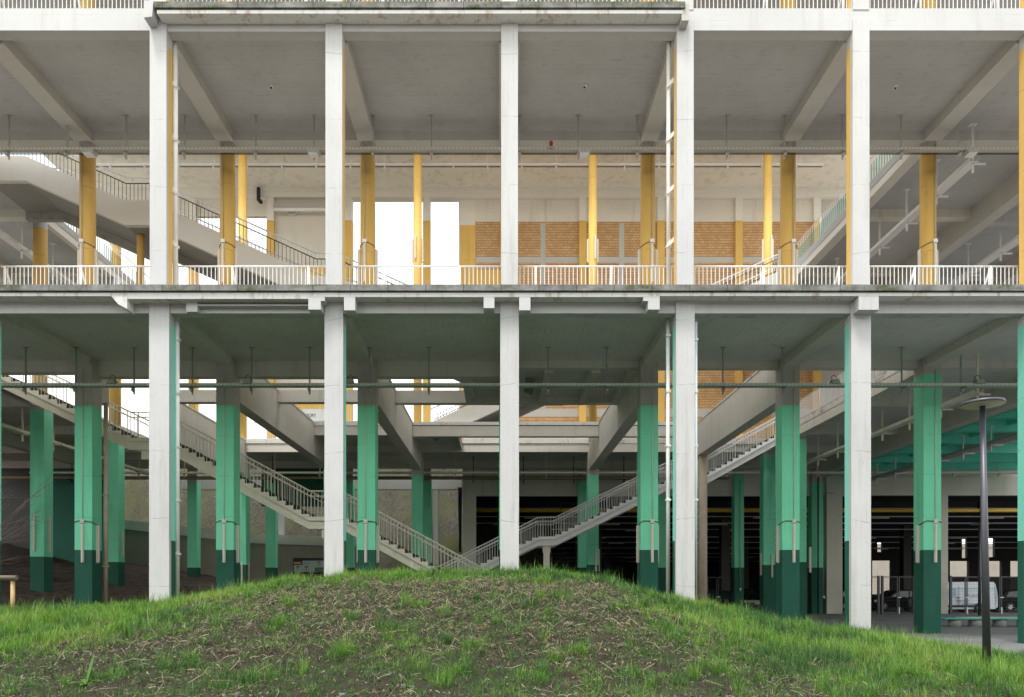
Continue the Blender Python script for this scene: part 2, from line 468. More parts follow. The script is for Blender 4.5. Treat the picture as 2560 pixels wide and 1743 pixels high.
# deeper rows, upper level
for k in (-3,-1,1,3): rd_col(xk(k), R5+.25, .235, L1-.05, CR+.02, [(0, YELLOW)], label='tall round yellow column')
for k in range(-6, 6):
    sq_col(xk(k), R6, .46, .5, L1-.05, CR+.02, [(0, YELLOW), (25.15, CREAM)], label='square yellow pilaster with white top', name='pilaster')
for y in (R3, R4): rd_col(xk(-4)-.05, y+.3, .27, L1-.05, 17.5, [(0, YELLOW), (17.02, WHITE)], label='round yellow column with white cap')
for x in (-14.2, -13.55): rd_col(x, 28.6 if x < -14 else 29.6, .14, L1-.05, 15.55, [(0, YELLOW)], label='slim yellow landing column', n=16)

# slabs
def slab(x0, x1, y0, y1, top, bot, under, name='floor_slab'):
    mb = MB(); b = 0
    mb.box(x0, x1, y0, y1, bot, top, under)
    mb.mi[1] = mb.slot(FLOORC)
    return part(name, mb, B)
slab(XA, XB, R1+.03, 26.2, L1, C1, CEILLOW)
slab(-1.5, 5.0, 26.203, 31.2, L1, C1, CEILLOW)
def XR(y): return 24.5 if y < 32 else 29.0 if y < 38.5 else XB
for ya, yb in ((26.203,32.0),(32.003,38.5),(38.503,46.9)): slab(15.0, XR(ya+.1), ya, yb, L1, C1, CEILLOW)
slab(10.5, 14.997, 40.9, 46.9, L1, C1, CEILLOW)
slab(-19.697, 10.497, R5, 46.9, L1, C1, CEILLOW)
slab(-9.5, -5.0, R4, R5-.003, L1, C1, CEILLOW)
slab(-4.5, -2.4, R4+.1, R5-.003, L1, C1, CEILLOW)
slab(XA, -19.7, 26.203, 46.9, L1, C1, CEILLOW)
slab(XA, XB, 21.06, 26.2, L2, C2, CEIL)
for ya, yb in ((26.203,32.0),(32.003,38.5),(38.503,46.2)): slab(15.0, XR(ya+.1), ya, yb, L2, C2, CEIL)
slab(XA, -19.7, 26.203, 46.2, L2, C2, CEIL)
slab(XA, XB, R1-.3, 31.6, L3, C3, CEIL, 'roof_slab')
slab(-27, 24, 39.6, 47.2, CR+.35, CR, CREAM, 'roof_slab')

# beams
def beam(x0, x1, y0, y1, z0, z1, m=None, label=None):
    return part('beam', MB().box(x0, x1, y0, y1, z0, z1, m or BEAM), B, label)
G = .03
# front edge beams
beam(XA, XB, R1+.06, R1+.42, 9.43, L1-.02, WHITE, 'white front edge beam of the first floor')
beam(xk(-2)+.05, xk(1)-.05, R1+.06, 21.05, 17.47, 18.0, WHITE, 'white front edge beam above the middle bays')
beam(XA, xk(-2)+.047, R1+.02, 21.04, 17.47, 18.1, WHITE, 'white front edge beam at the left')
beam(xk(1)-.047, XB, R1+.02, 21.04, 17.47, 18.1, WHITE, 'white front edge beam at the right')
# depth beams first to second row
for k in range(-5, 6):
    beam(xk(k)-.235, xk(k)+.235, R1+.43, R2+.05, 9.46, C1+G)
    beam(xk(k)-.30, xk(k)+.30, 21.07, R2+.02, 17.40, C2+G, BEAMU)
# second row cross beams
beam(XA, xk(-3), 26.0, 26.35, 9.33, C1+G); beam(xk(-3), xk(0), 26.0, 26.35, 9.18, C1+G); beam(xk(0), XB, 26.0, 26.35, 9.50, C1+G)
beam(XA, XB, R2+.01, R2+.5, 17.43, C2+G, BEAMU)
# ribs and R3 beam under the coffered bay
for x in (-1.3, .25, 1.75, 3.45, 4.85): beam(x-.16, x+.16, 26.36, 30.85, 9.42, C1+G)
beam(xk(-1)+.26, xk(1)-.26, R3, R3+.4, 9.50, C1+.28)
beam(xk(-3)+.26, xk(-2)-.26, R3, R3+.4, 9.54, L1); beam(xk(-2)+.26, xk(-1)-.26, R3, R3+.4, 9.54, L1)
# deep beams round the stair void
for k, y0, y1 in ((-2,26.27,R5+.02),(-1,26.27,R5+.02),(1,26.27,R5+.02),(2,26.27,R4+.1),(-3,26.27,26.85),(-3,33.0,R5+.02)):
    beam(xk(k)-.25, xk(k)+.25, y0, y1, 8.36 if not (k == -3 and y0 > 30) else 8.1, L1-.06, None, 'deep concrete beam beside the stair void')
    part('kerb', MB().box(xk(k)-.29, xk(k)+.29, y0+.1, y1, L1-.06, L1+.02, FASCIA), B)
beam(xk(-1)+.26, xk(1)-.26, R4-.02, R4+.36, 9.34, 9.86); part('kerb', MB().box(xk(-1)+.26, xk(1)-.26, R4-.08, R4+.36, 9.90, L1+.01, FASCIA), B)
beam(xk(1)+.26, xk(2)-.26, R4-.02, R4+.36, 9.34, 9.86); part('kerb', MB().box(xk(1)+.26, xk(2)-.26, R4-.08, R4+.36, 9.90, L1+.01, FASCIA), B)
beam(xk(-2)+.26, xk(-1)-.26, R4-.02, R4+.3, 9.40, 9.747); part('kerb', MB().box(xk(-2)+.26, xk(-1)-.26, R4-.07, R4-.003, 9.88, L1+.04, FASCIA), B)
beam(xk(-3)+.26, xk(3)-.26, R5-.02, R5+.35, 9.36, 9.747); part('kerb', MB().box(xk(-3)+.26, xk(3)-.26, R5-.07, R5-.004, 9.84, L1+.04, FASCIA), B)
beam(-2.4, -2.2, R4+.37, R5-.08, 9.45, L1+.02, WHITE)
for y in (R6-.1,): beam(XA, XB, y, y+.35, 9.3, C1+G)
# right and left blocks
for k, z0, ys in ((4,8.78,26.36),(5,8.9,32.1),(-5,8.78,26.36)):
    beam(xk(k)-.25, xk(k)+.25, ys, 46.2, z0, C1+G)
    beam(xk(k)-.25, xk(k)+.25, ys-.1, 46.1, 16.85, C2+G, BEAMU)
beam(xk(3)-.25, xk(3)+.2, 26.36, 46.2, 9.35, C1+G, None); beam(xk(3)-.25, xk(3)+.2, 26.2, 46.1, 17.45, C2+G, STAIRW)
beam(xk(-4)-.2, xk(-4)+.05, 26.36, 46.2, 9.35, C1+G); beam(xk(-4)-.2, xk(-4)+.05, 31, 46.1, 17.45, C2+G, STAIRW)
for y in (R3, R4-.5, R5):
    beam(xk(3)+.21, xk(4)-.26, y, y+.4, 17.42, C2+G); beam(xk(4)+.26, XR(y)-.02, y, y+.4, 17.2, C2+G, WHITE)
    beam(xk(3)+.21, xk(4)-.26, y, y+.4, 9.35, C1+G)
    beam(XA, xk(-5)-.26, y, y+.4, 17.42, C2+G); beam(xk(-5)+.26, xk(-4)-.21, y, y+.4, 17.42, C2+G)
    beam(XA, xk(-5)-.26, y, y+.4, 9.3, C1+G); beam(xk(-5)+.26, xk(-4)-.21, y, y+.4, 9.35, C1+G)
# turquoise joists of the right lower ceiling
for y in (28.5, 31.2, 33.9, 36.6, 39.3, 42.0, 44.7):
    beam(xk(4)+.26, min(xk(5)-.26, XR(y)-.03), y, y+.35, 8.95, C1+G, GREENC)
    if y > 32: beam(xk(5)+.26, XR(y)-.03, y, y+.35, 8.95, C1+G, GREENC)
for x in (xk(4)+1.9, xk(4)+3.4): beam(x, x+.25, 26.4, 46, 9.2, C1+G, GREENC)
for ya, yb in ((26.4,31.99),(32.0,38.49),(38.5,46.15)): part('ceiling_panel', MB().box(xk(4)+.255, XR(ya)-.01, ya, yb, 9.68, 9.746, GREENC), B, 'turquoise painted lower ceiling')
part('beam_lining', MB().box(xk(4)+.25, xk(4)+.33, 26.4, 46.1, 8.70, 9.3, GREENC), B)

# first-floor edge: coping, gap, fascia, brackets
part('coping', MB().box(XA, XB, 20.22, R1-.01, 9.885, L1, COPING), B, 'mossy grey coping of the first floor edge')
mb = MB(); mb.box(XA, XB, 20.36, R1+.02, 9.855, 9.886, BLACK); part('joint', mb, B)
mb = MB()
mb.box(XA, X(300,20.3), 20.30, R1+.02, 9.76, 9.856, FASCIA)
mb.box(X(300,20.3), X(771,20.3), 20.30, R1+.02, 9.685, 9.856, FASCIA)
mb.box(X(771,20.3), X(1650,20.3), 20.30, R1+.02, 9.735, 9.856, FASCIA)
mb.box(X(1650,20.3), XB, 20.30, R1+.02, 9.765, 9.856, FASCIA)
part('fascia', mb, B, 'stained white fascia under the mossy coping')
def bracket(u0, u1, z0, y0=20.29, y1=R1+.05):
    part('bracket', MB().box(X(u0,20.3), X(u1,20.3), y0, y1, z0, 9.75, WHITE), B)
for u0, u1, z0, y0 in ((771,802,9.38,20.29),(802,812,9.62,20.29),(860,888,9.36,20.29),(1209,1236,9.42,20.29),(1298,1326,9.36,20.29),(1620,1649,9.38,20.29),(2146,2196,9.37,20.28),(458,486,9.40,20.5)):
    bracket(u0, u1, z0, y0)
part('bracket', MB().prism([(X(278,20.3),9.76),(X(297,20.3),9.52),(X(318,20.3),9.40),(X(318,20.3),9.76)], 20.285, R1+.05, FASCIA), B, 'slanted rusty bracket')
part('bracket', MB().box(X(1608,20.3), X(1620,20.3), 20.29, R1+.05, 9.62, 9.75, WHITE), B)
part('ledge', MB().box(X(490,20.5), X(770,20.5), 20.52, R1+.05, 9.57, 9.62, WHITE), B)
# second-floor edge over the middle bays
xa, xb = X(388,20.3), X(1712,20.3)
part('coping', MB().box(xa, xb, 20.24, R1+.05, 17.79, 17.955, COPING), B, 'mossy grey coping of the second floor edge')
part('joint', MB().box(xa+.03, xb-.03, 20.36, R1+.05, 17.755, 17.79, BLACK), B)
part('fascia', MB().box(xa+.05, xb-.06, 20.29, R1+.05, 17.66, 17.756, FASCIA), B)
part('bracket', MB().prism([(X(370,20.5),17.52),(X(390,20.5),17.55),(X(394,20.5),18.0),(X(370,20.5),18.0)], 20.26, R1+.04, WHITE), B)
part('bracket', MB().prism([(X(1703,20.4),17.47),(X(1720,20.4),17.47),(X(1722,20.4),17.92),(X(1712,20.4),17.95),(X(1701,20.4),17.75)], 20.3, R1+.03, CONC), B, 'rough worn concrete edge block')

# rear walls of the upper hall
y6 = R6+.25
W = part('wall', MB().box(-2.7, 20.6, y6, y6+.3, L1-.05, 26.75, CREAM), B, 'rear wall of clay blocks above the first floor')
def wallpart(name, x0, x1, z0, z1, m, dy=.012, label=None):
    return part(name, MB().box(x0, x1, y6-dy, y6+.05, z0, z1, m), W, label)
wallpart('brick_panel', -1.62, 20.4, L1, 25.18, BRICK, .012, 'brown clay block panel')
wallpart('white_panel', -2.68, 20.5, 25.183, 26.6, WPANEL, .014, 'white painted block band')
wallpart('concrete_band', -1.6, 20.3, 22.55, 22.92, CONC, .03); wallpart('concrete_band', -1.6, 20.3, 12.65, 13.15, CONC, .03)
for x in (2.55, 7.6): wallpart('concrete_strip', x, x+.32, 13.16, 25.1, CONC, .028)
wallpart('pier', -2.62, -1.63, L1, 24.95, YELLOW, .05); wallpart('pier', -2.62, -1.63, 24.953, 26.6, CREAM, .052)
wallpart('yellow_panel', -1.62, .3, 20.4, 22.1, YELLOW, .036)
part('wall', MB().box(20.6, 27, y6, y6+.3, L1-.05, 26.75, CONC), B, 'grey concrete rear wall')
part('wall', MB().box(xk(-3)+.23, xk(-2)-.23, y6-.02, y6+.28, 12.9, 26.7, CONCL), B, 'grey concrete rear wall panel')
part('wall', MB().box(xk(-4)+.23, xk(-3)-.23, y6, y6+.28, 25.55, 26.8, WPANEL), B, 'white block rear wall band')
part('wall', MB().box(xk(-6)+.23, xk(-4)-.23, y6, y6+.28, 25.55, 26.8, WPANEL), B)
part('yellow_panel', MB().box(xk(-3)+.23, xk(-2)-.23, y6-.10, y6-.024, 21.4, 22.3, YELLOW), B)
part('yellow_panel', MB().box(xk(-3)+.23, xk(-2)-.23, y6-.10, y6-.024, 12.95, 14.2, YELLOW), B)
beam(-27, 24, R6-.06, R6+.56, 26.62, CR+.02, CREAM)
beam(-27, 24, R6-.14, R6+.0, 26.98, CR+.02, CREAM)
beam(xk(-3)+.23, xk(-2)-.23, R6-.12, R6+.2, 25.9, 26.2, CONC)
# rear walls of the lower level
LW = part('wall', MB().box(-2.46, XB, y6+.02, y6+.35, 7.57, 9.74, BEAM), B, 'pale lintel wall above the parking openings')
part('pier', MB().box(-2.46, -1.59, y6, y6+.36, -.4, 9.73, BEAM), B)
part('pier', MB().box(20.85, 21.85, y6-.25, y6+.36, -.4, 8.75, CONCL), B, 'grey concrete pier')
part('lintel', MB().box(21.853, XB, y6-.25, y6+.36, 7.57, 8.75, CONCL), B, 'grey concrete lintel')
part('pier', MB().box(28.0, 28.6, y6-.25, y6+.36, -.4, 7.57, CONCL), B, 'grey concrete pier')
part('wall', MB().box(-2.46, -2.1, y6+.36, 120, -.4, 9.7, HALLG), B)
part('wall', MB().box(xk(-3)-.6, xk(-2)-.29, y6-.1, y6+.2, 6.9, 9.4, DKGREEN), B, 'dark green wall panel')
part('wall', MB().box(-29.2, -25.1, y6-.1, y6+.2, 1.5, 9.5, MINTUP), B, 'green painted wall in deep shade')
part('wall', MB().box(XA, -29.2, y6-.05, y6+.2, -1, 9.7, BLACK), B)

# ------------------------------------------------------------------ dark parking hall behind
H = root('parking_hall', 'dark deep parking hall behind the wide ground floor openings', 'hall', (20, 48, 0))
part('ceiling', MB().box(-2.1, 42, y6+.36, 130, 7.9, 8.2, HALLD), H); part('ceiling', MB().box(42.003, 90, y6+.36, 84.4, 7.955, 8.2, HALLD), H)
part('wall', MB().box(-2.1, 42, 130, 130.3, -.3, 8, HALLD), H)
D2 = 84
fw = MB(); wins = [(43.0,45.2,1.0,4.9),(46.4,47.3,1.6,4.9),(52.0,54.2,3.0,4.85),(55.6,58.0,3.0,4.85),(59.0,61.5,3.0,4.85)]
slits = [(43.6,44.2,5.9,7.0),(53.4,54.0,5.2,7.4),(56.4,57.2,5.3,7.5)]
x = 42.0
for a, b_, c, d in wins:
    fw.box(x, a, D2, D2+.4, -.3, 5.0, HALLD); fw.box(a, b_, D2, D2+.4, -.3, c, HALLG); fw.box(a, b_, D2, D2+.4, d, 5.0, HALLD); x = b_
fw.box(x, 90, D2, D2+.4, -.3, 5.0, HALLD)
x = 42.0
for a, b_, c, d in slits:
    fw.box(x, a, D2, D2+.4, 5.0, 7.95, HALLD); fw.box(a, b_, D2, D2+.4, 5.0, c, HALLD); fw.box(a, b_, D2, D2+.4, d, 7.95, HALLD); x = b_
fw.box(x, 90, D2, D2+.4, 5.0, 7.95, HALLD)
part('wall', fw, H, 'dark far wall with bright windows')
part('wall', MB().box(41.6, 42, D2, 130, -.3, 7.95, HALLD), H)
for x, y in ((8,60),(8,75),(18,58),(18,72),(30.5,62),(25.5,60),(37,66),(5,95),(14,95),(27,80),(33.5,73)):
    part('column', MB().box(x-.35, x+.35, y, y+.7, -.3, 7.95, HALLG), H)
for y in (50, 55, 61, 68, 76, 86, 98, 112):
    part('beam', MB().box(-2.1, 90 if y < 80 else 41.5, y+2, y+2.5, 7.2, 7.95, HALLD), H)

t = root('neighbour_house', 'pale brick building seen through the far hall windows', 'building', (90, 150, 0))
part('wall', MB().box(60, 140, 150, 151, -1, 11, CONCB), t)

# conduits and lamps of the hall: long thin lines across
lampn = 0
for i, (y, z) in enumerate(((49.5,7.05),(52,6.75),(55.5,6.6),(60,6.5),(66,6.3),(72,6.2),(80,6.1),(90,6.0),(100,6.0),(112,5.9))):
    t = root('conduit_line', f'thin pale conduit under the dark hall ceiling, {["nearest","second nearest","third","fourth","fifth","sixth","seventh","eighth","ninth","farthest"][i]} of the parallel runs', 'conduit', (20, y, z), 'conduits under the hall ceiling')
    m = MB().box(-2, 60 if y < 84 else 41, y, y+.1, z, z+.06, STEELW); part('rail', m, t)
    for q in range(7):
        x = -1+q*8.2+(i*2.7) % 5
        if y > 84 and x > 38: continue
        mbx = MB().box(x, x+1.5, y-.1, y+.05, z-.12, z-.02, BATTEN); part('lamp', mbx, t)
t = root('gas_pipe', 'yellow gas pipe running under the hall ceiling above the parked cars', 'pipe', (20, 48.6, 6.9))
part('pipe', MB().tube((-2,48.6,6.85), (60,48.6,6.85), .13, GASY, 12), t)
for x in range(0, 60, 4): part('clamp', MB().box(x, x+.05, 48.45, 48.75, 6.7, 7.4, BLACK), t)

# ------------------------------------------------------------------ ground
HX = [-40,-20,-14.5,-13.5,-11.3,-9.2,-7.4,-5.9,-3.8,0,1.6,2.7,3.7,4.8,5.9,7,8,9.1,10.2,11.3,12.3,14.1,20,40]
HZ0 = [1.0,1.0,1.05,1.08,1.25,1.30,1.62,1.90,2.14,2.20,2.14,2.03,1.70,1.34,1.10,.90,.72,.57,.40,.20,.08,-.04,-.08,-.08]
HZ = [z_-(.30 if x_ < 4.2 else .21)+(.02 if x_ > 14 else 0) for x_, z_ in zip(HX, HZ0)]
def sstep(a, b, v):
    t_ = np.clip((v-a)/(b-a), 0, 1); return t_*t_*(3-2*t_)
_tab = rng.random((64,64))
def vnoise(x, y):
    x = np.asarray(x, float); y = np.asarray(y, float)
    xi = np.floor(x).astype(int); yi = np.floor(y).astype(int); fx = x-xi; fy = y-yi
    fx = fx*fx*(3-2*fx); fy = fy*fy*(3-2*fy)
    g = lambda a, b: _tab[a % 64, b % 64]
    return (g(xi,yi)*(1-fx)+g(xi+1,yi)*fx)*(1-fy)+(g(xi,yi+1)*(1-fx)+g(xi+1,yi+1)*fx)*fy
def fbm(x, y, o=4):
    s = 0; a = .5
    for i in range(o): s = s+a*vnoise(x*2**i+17*i, y*2**i+9*i); a *= .5
    return s
def hgt(x, y):
    x = np.asarray(x, float); y = np.asarray(y, float)
    Hc = np.interp(x, HX, HZ)
    front = .62*sstep(4.5, 19.4, y)+.38*sstep(10, 19.4, y)
    zf = -.06+(Hc+.06)*front
    inner = (.85+.06*np.clip(y-21,0,40)*np.clip((-8-x)/12,0,1.7))*sstep(-6.5,-9.5,x) - .12*(1-sstep(-6.5,-9.5,x))
    inner = inner+1.2*sstep(-27,-33,x)*sstep(30,44,y)
    back = sstep(20.2, np.where(x < -5, 25.5, 24.0), y)
    z = zf*(1-back)+inner*back
    bumps = (fbm(x*.9, y*.9)-.5)*.22+(fbm(x*3.3+5, y*3.3)-.5)*.10
    clod = (fbm(x*6.5+3,y*6.5+8)-.47)*.20+(vnoise(x*17,y*17)-.5)*.05
    bumps = bumps+np.maximum(clod,-.03)
    return z+bumps*sstep(-.02,.35,z)*sstep(70,40,y)
def grid(name, x0, x1, y0, y1, st, mats, kind='structure', zfun=hgt, matfun=None):
    nx = int((x1-x0)/st)+1; ny = int((y1-y0)/st)+1
    xs = np.linspace(x0,x1,nx); ys = np.linspace(y0,y1,ny)
    gx, gy = np.meshgrid(xs, ys); gz = zfun(gx, gy)
    me = bpy.data.meshes.new(name)
    co = np.stack([gx, gy, gz], -1).reshape(-1,3)
    i = (np.arange(ny-1)[:,None]*nx+np.arange(nx-1)[None,:]).ravel()
    q = np.stack([i, i+1, i+nx+1, i+nx], -1)
    me.vertices.add(len(co)); me.vertices.foreach_set('co', co.ravel())
    me.loops.add(q.size); me.loops.foreach_set('vertex_index', q.ravel())
    me.polygons.add(len(q)); me.polygons.foreach_set('loop_start', np.arange(0,q.size,4))
    for m in mats: me.materials.append(m)
    if matfun is not None:
        cx = co[q].mean(1); me.polygons.foreach_set('material_index', matfun(cx[:,0], cx[:,1]).astype(np.int32))
    me.polygons.foreach_set('use_smooth', np.ones(len(q), bool))
    me.update(calc_edges=True)
    o = bpy.data.objects.new(name, me); COL.objects.link(o); o['kind'] = kind
    return o
grid('hill', -22, 22, 3.0, 26.0, .05, [SOIL, DIRT], matfun=lambda x, y: (y+1.2*(fbm(x,y)-.5) > 21.9) & (x < 6))
grid('earth_slope', -44, -4, 26.0, 60, .16, [DIRT])
single('pavement', MB().box(-300, 300, -150, 400, -.5, 0, ASPH), None, None, (0,0,0), kind='structure')

# ------------------------------------------------------------------ grass, straw, stones
def density(x, y):
    crest = sstep(16.6, 18.6, y+1.6*(fbm(x*.8,y*.8+3)-.5))*(1-sstep(21.6,23.2,y))
    leftb = sstep(-4.5,-8.0,x)*sstep(11.4,14.0,y+1.5*(fbm(x*.7+9,y*.7)-.5))*(1-sstep(21.4,22.8,y))
    rightb = sstep(1.9,5.2,x+2.5*(fbm(x*.5,y*.5+40)-.5))*sstep(7.5,12.5,y+.35*(x-5))*(1-sstep(20.8,22.4,y))
    clump = sstep(.42,.62, fbm(x*.55+31,y*.55))*.45+sstep(.47,.62, fbm(x*1.3,y*1.3+77))*.60+sstep(.55,.75, fbm(x*4.3+11,y*4.3))*.25
    return np.clip(.46+.25*sstep(11.5,8.5,y)+crest+leftb+.85*rightb+clump*(y < 21), 0, 1), np.clip(crest+leftb+rightb,0,1)
def tuft_grass(name, cx, cy, nb, spread, hgt_, lean, sp, label):
    """blades radiating from tuft centres; every blade is a curved, tapering strip"""
    rep_ = lambda a: np.repeat(a, nb)
    n = int(nb.sum()); az = rng.uniform(0, 2*np.pi, n); r = np.sqrt(rng.random(n))*rep_(spread)
    px = rep_(cx)+np.cos(az)*r; py = rep_(cy)+np.sin(az)*r; pz = hgt(px, py)-.02
    az = az+rng.normal(0,.7,n); L = rep_(hgt_)*(.45+.75*rng.random(n)); bend = np.clip(rep_(lean)*(.3+1.1*rng.random(n)), .05, 1.35)
    wid = (.0042+.0042*rng.random(n))*np.clip(py/13,.8,1.5)
    dirv = np.stack([np.cos(az),np.sin(az),np.zeros(n)],-1); side = np.stack([-np.sin(az),np.cos(az),np.zeros(n)],-1); up = np.array([0,0,1.])
    base = np.stack([px,py,pz],-1); cur = base.copy(); vs = []
    ang = np.full(n,.08)+.12*rng.random(n)
    for k_, wk in ((0,1.),(1,.85),(2,.55),(3,0.)):
        if k_:
            step = (L/3)[:,None]; cur = cur+up*step*np.cos(ang)[:,None]+dirv*step*np.sin(ang)[:,None]; ang = ang+bend*.62
        if wk: vs += [cur-side*(wid*wk/2)[:,None], cur+side*(wid*wk/2)[:,None]]
        else: vs.append(cur)
    co = np.stack(vs,1).reshape(-1,3); k = np.arange(n)*7
    loops = np.stack([k,k+1,k+3,k+2, k+2,k+3,k+5,k+4, k+4,k+5,k+6],-1).ravel()
    starts = (np.arange(n)*11)[:,None]+np.array([0,4,8])[None,:]
    me = bpy.data.meshes.new(name)
    me.vertices.add(len(co)); me.vertices.foreach_set('co', co.ravel())
    me.loops.add(len(loops)); me.loops.foreach_set('vertex_index', loops)
    me.polygons.add(3*n); me.polygons.foreach_set('loop_start', starts.ravel())
    for m in GRASS: me.materials.append(m)
    mi = np.where(rng.random(n) < .8, rep_(sp), rng.integers(0,len(GRASS),n))
    me.polygons.foreach_set('material_index', np.repeat(mi,3).astype(np.int32)); me.update(calc_edges=True)
    o = bpy.data.objects.new(name, me); COL.objects.link(o); o['kind'] = 'stuff'; o['label'] = label
    return o
N = 72000
cx = rng.uniform(-15.5,16.5,N); cyy = 7.2+(23.2-7.2)*rng.random(N)
vis = np.abs(cx) < cyy*.76+1.2; cx, cyy = cx[vis], cyy[vis]
dn, lush = density(cx, cyy)
keep = (rng.random(len(cx)) < dn*(.35+.65*sstep(.30,.55,fbm(cx*2.6+5,cyy*2.6)))) & (hgt(cx, cyy) > -.04)
cx, cyy, lush = cx[keep], cyy[keep], lush[keep]; n = len(cx)
hue = fbm(cx*.6+50, cyy*.6)+.25*(rng.random(n)-.5)
sp = np.where(hue > .62, 3, np.where(hue > .52, 1, np.where(hue > .44, 0, np.where(hue > .36, 2, 4))))
sp = np.where((lush < .4) & (rng.random(n) < .65), rng.choice([2,4,2], n), sp)  # off the lush bands, darker blades paint shade over the lower mound
tall = (.11+.13*rng.random(n)**1.6)*(.62+.75*lush)*np.where(rng.random(n) < .07, 1.7, 1)*(.65+.7*fbm(cx*.9+7,cyy*.9))
tuft_grass('grass', cx, cyy, (7+17*rng.random(n)*(.45+.55*lush)).astype(int), .02+.075*rng.random(n), tall, .35+.55*rng.random(n), sp, 'green grass growing on the mound')
nt_ = 330; cx = rng.uniform(-12.5,13,nt_); cyy = rng.uniform(7.8,20.6,nt_)
tuft_grass('grass_tufts', cx, cyy, (25+110*rng.random(nt_)**2.2).astype(int), .05+.16*rng.random(nt_)**1.6, .20+.20*rng.random(nt_), .3+.5*rng.random(nt_), rng.choice([0,2,2,4,1], nt_), 'taller grass tufts on the mound')

def ground_hit(u, v):
    for d in np.arange(7, 21, .05):
        x = X(u, d)
        if V0-(float(hgt(x, d))-CAMZ)*F/d <= v: return x, float(d)
    return X(u, 19.), 19.
big = [(1030,1520,1.),(985,1580,.8),(1262,1412,1.1),(1690,1590,.9),(1455,1640,.8),(880,1640,.9),(560,1440,1.),(330,1490,1.1),(60,1610,1.2),(230,1700,.9),(700,1560,.7),
       (1180,1620,.8),(1130,1690,1.),(1400,1500,.7),(1560,1520,.6),(1870,1560,.9),(1950,1650,1.),(2120,1620,.9),(1780,1680,.9),(2250,1700,1.),(480,1660,.8),(640,1700,.9),(1330,1700,.7),(1600,1700,.9),(900,1470,.6),(400,1590,.7)]
pts = [ground_hit(u, v)+(q,) for u, v, q in big]
bx = np.array([p[0] for p in pts]); by = np.array([p[1] for p in pts]); bq = np.array([p[2] for p in pts])
bx = np.repeat(bx, 9)+rng.normal(0,.20,len(bx)*9)*np.repeat(bq,9); by = np.repeat(by, 9)+rng.normal(0,.22,len(by)*9)*np.repeat(bq,9); bq = np.repeat(bq, 9)
tuft_grass('grass_clumps', bx, by, (30+50*rng.random(len(bx))).astype(int), .07+.10*rng.random(len(bx)), (.16+.16*rng.random(len(bx)))*bq, .35+.5*rng.random(len(bx)), rng.choice([0,2,2,0,1,4], len(bx)), 'dense darker grass clumps on the mound')

def litter(name, px, py, ln, wid, az, mats, mi, lift, tilt, label):
    n = len(px); dx, dy = np.cos(az)*ln/2, np.sin(az)*ln/2
    sx, sy = -np.sin(az)*wid/2, np.cos(az)*wid/2
    P0 = (px-dx, py-dy); P2 = (px+dx, py+dy); j = rng.normal(0,.14,n)*ln
    P1 = (px-np.sin(az)*j, py+np.cos(az)*j)
    z0 = hgt(*P0)+lift; z2 = hgt(*P2)+lift+tilt*ln; z1 = np.maximum((z0+z2)/2+.01, hgt(*P1)+lift)
    vs = []
    for (a, b), z in ((P0,z0),(P1,z1),(P2,z2)):
        vs += [np.stack([a-sx,b-sy,z],-1), np.stack([a+sx,b+sy,z],-1), np.stack([a,b,z+wid*.8],-1)]
    co = np.stack(vs,1).reshape(-1,3); k = np.arange(n)*9
    fs = []
    for s in (0,3):
        for a, b in ((0,1),(1,2),(2,0)): fs.append(np.stack([k+s+a,k+s+b,k+s+3+b,k+s+3+a],-1))
    loops = np.stack(fs,1).reshape(-1); me = bpy.data.meshes.new(name)
    me.vertices.add(len(co)); me.vertices.foreach_set('co', co.ravel())
    me.loops.add(len(loops)); me.loops.foreach_set('vertex_index', loops)
    me.polygons.add(6*n); me.polygons.foreach_set('loop_start', np.arange(6*n)*4)
    for m in mats: me.materials.append(m)
    me.polygons.foreach_set('material_index', np.repeat(mi,6).astype(np.int32)); me.update(calc_edges=True)
    o = bpy.data.objects.new(name, me); COL.objects.link(o); o['kind'] = 'stuff'; o['label'] = label
N = 170000
lx = rng.uniform(-12,14,N); ly = rng.uniform(7.4,19.6,N)
core = sstep(-8.5,-4,lx)*sstep(7.5,3.5,lx)*sstep(10.5,14,ly)*(.35+.65*sstep(.40,.56,fbm(lx*1.4+60,ly*1.4)))*.9+.06+.70*sstep(13.5,16,ly)*sstep(-7,-3,lx)*sstep(5.5,2.5,lx)+.35*sstep(.5,.62,fbm(lx*.9+3,ly*.9))
keep = (np.abs(lx) < ly*.76+1) & (rng.random(N) < core); lx, ly = lx[keep], ly[keep]; n = len(lx)
litter('straw', lx, ly, .03+.17*rng.random(n)**3, .0035+.006*rng.random(n)**1.5, rng.uniform(0,np.pi,n), STRAW, rng.choice([0,1,1,2,3,3,3], n), .004+.03*rng.random(n), rng.normal(0,.34,n), 'dry straw and twigs scattered on the mound')
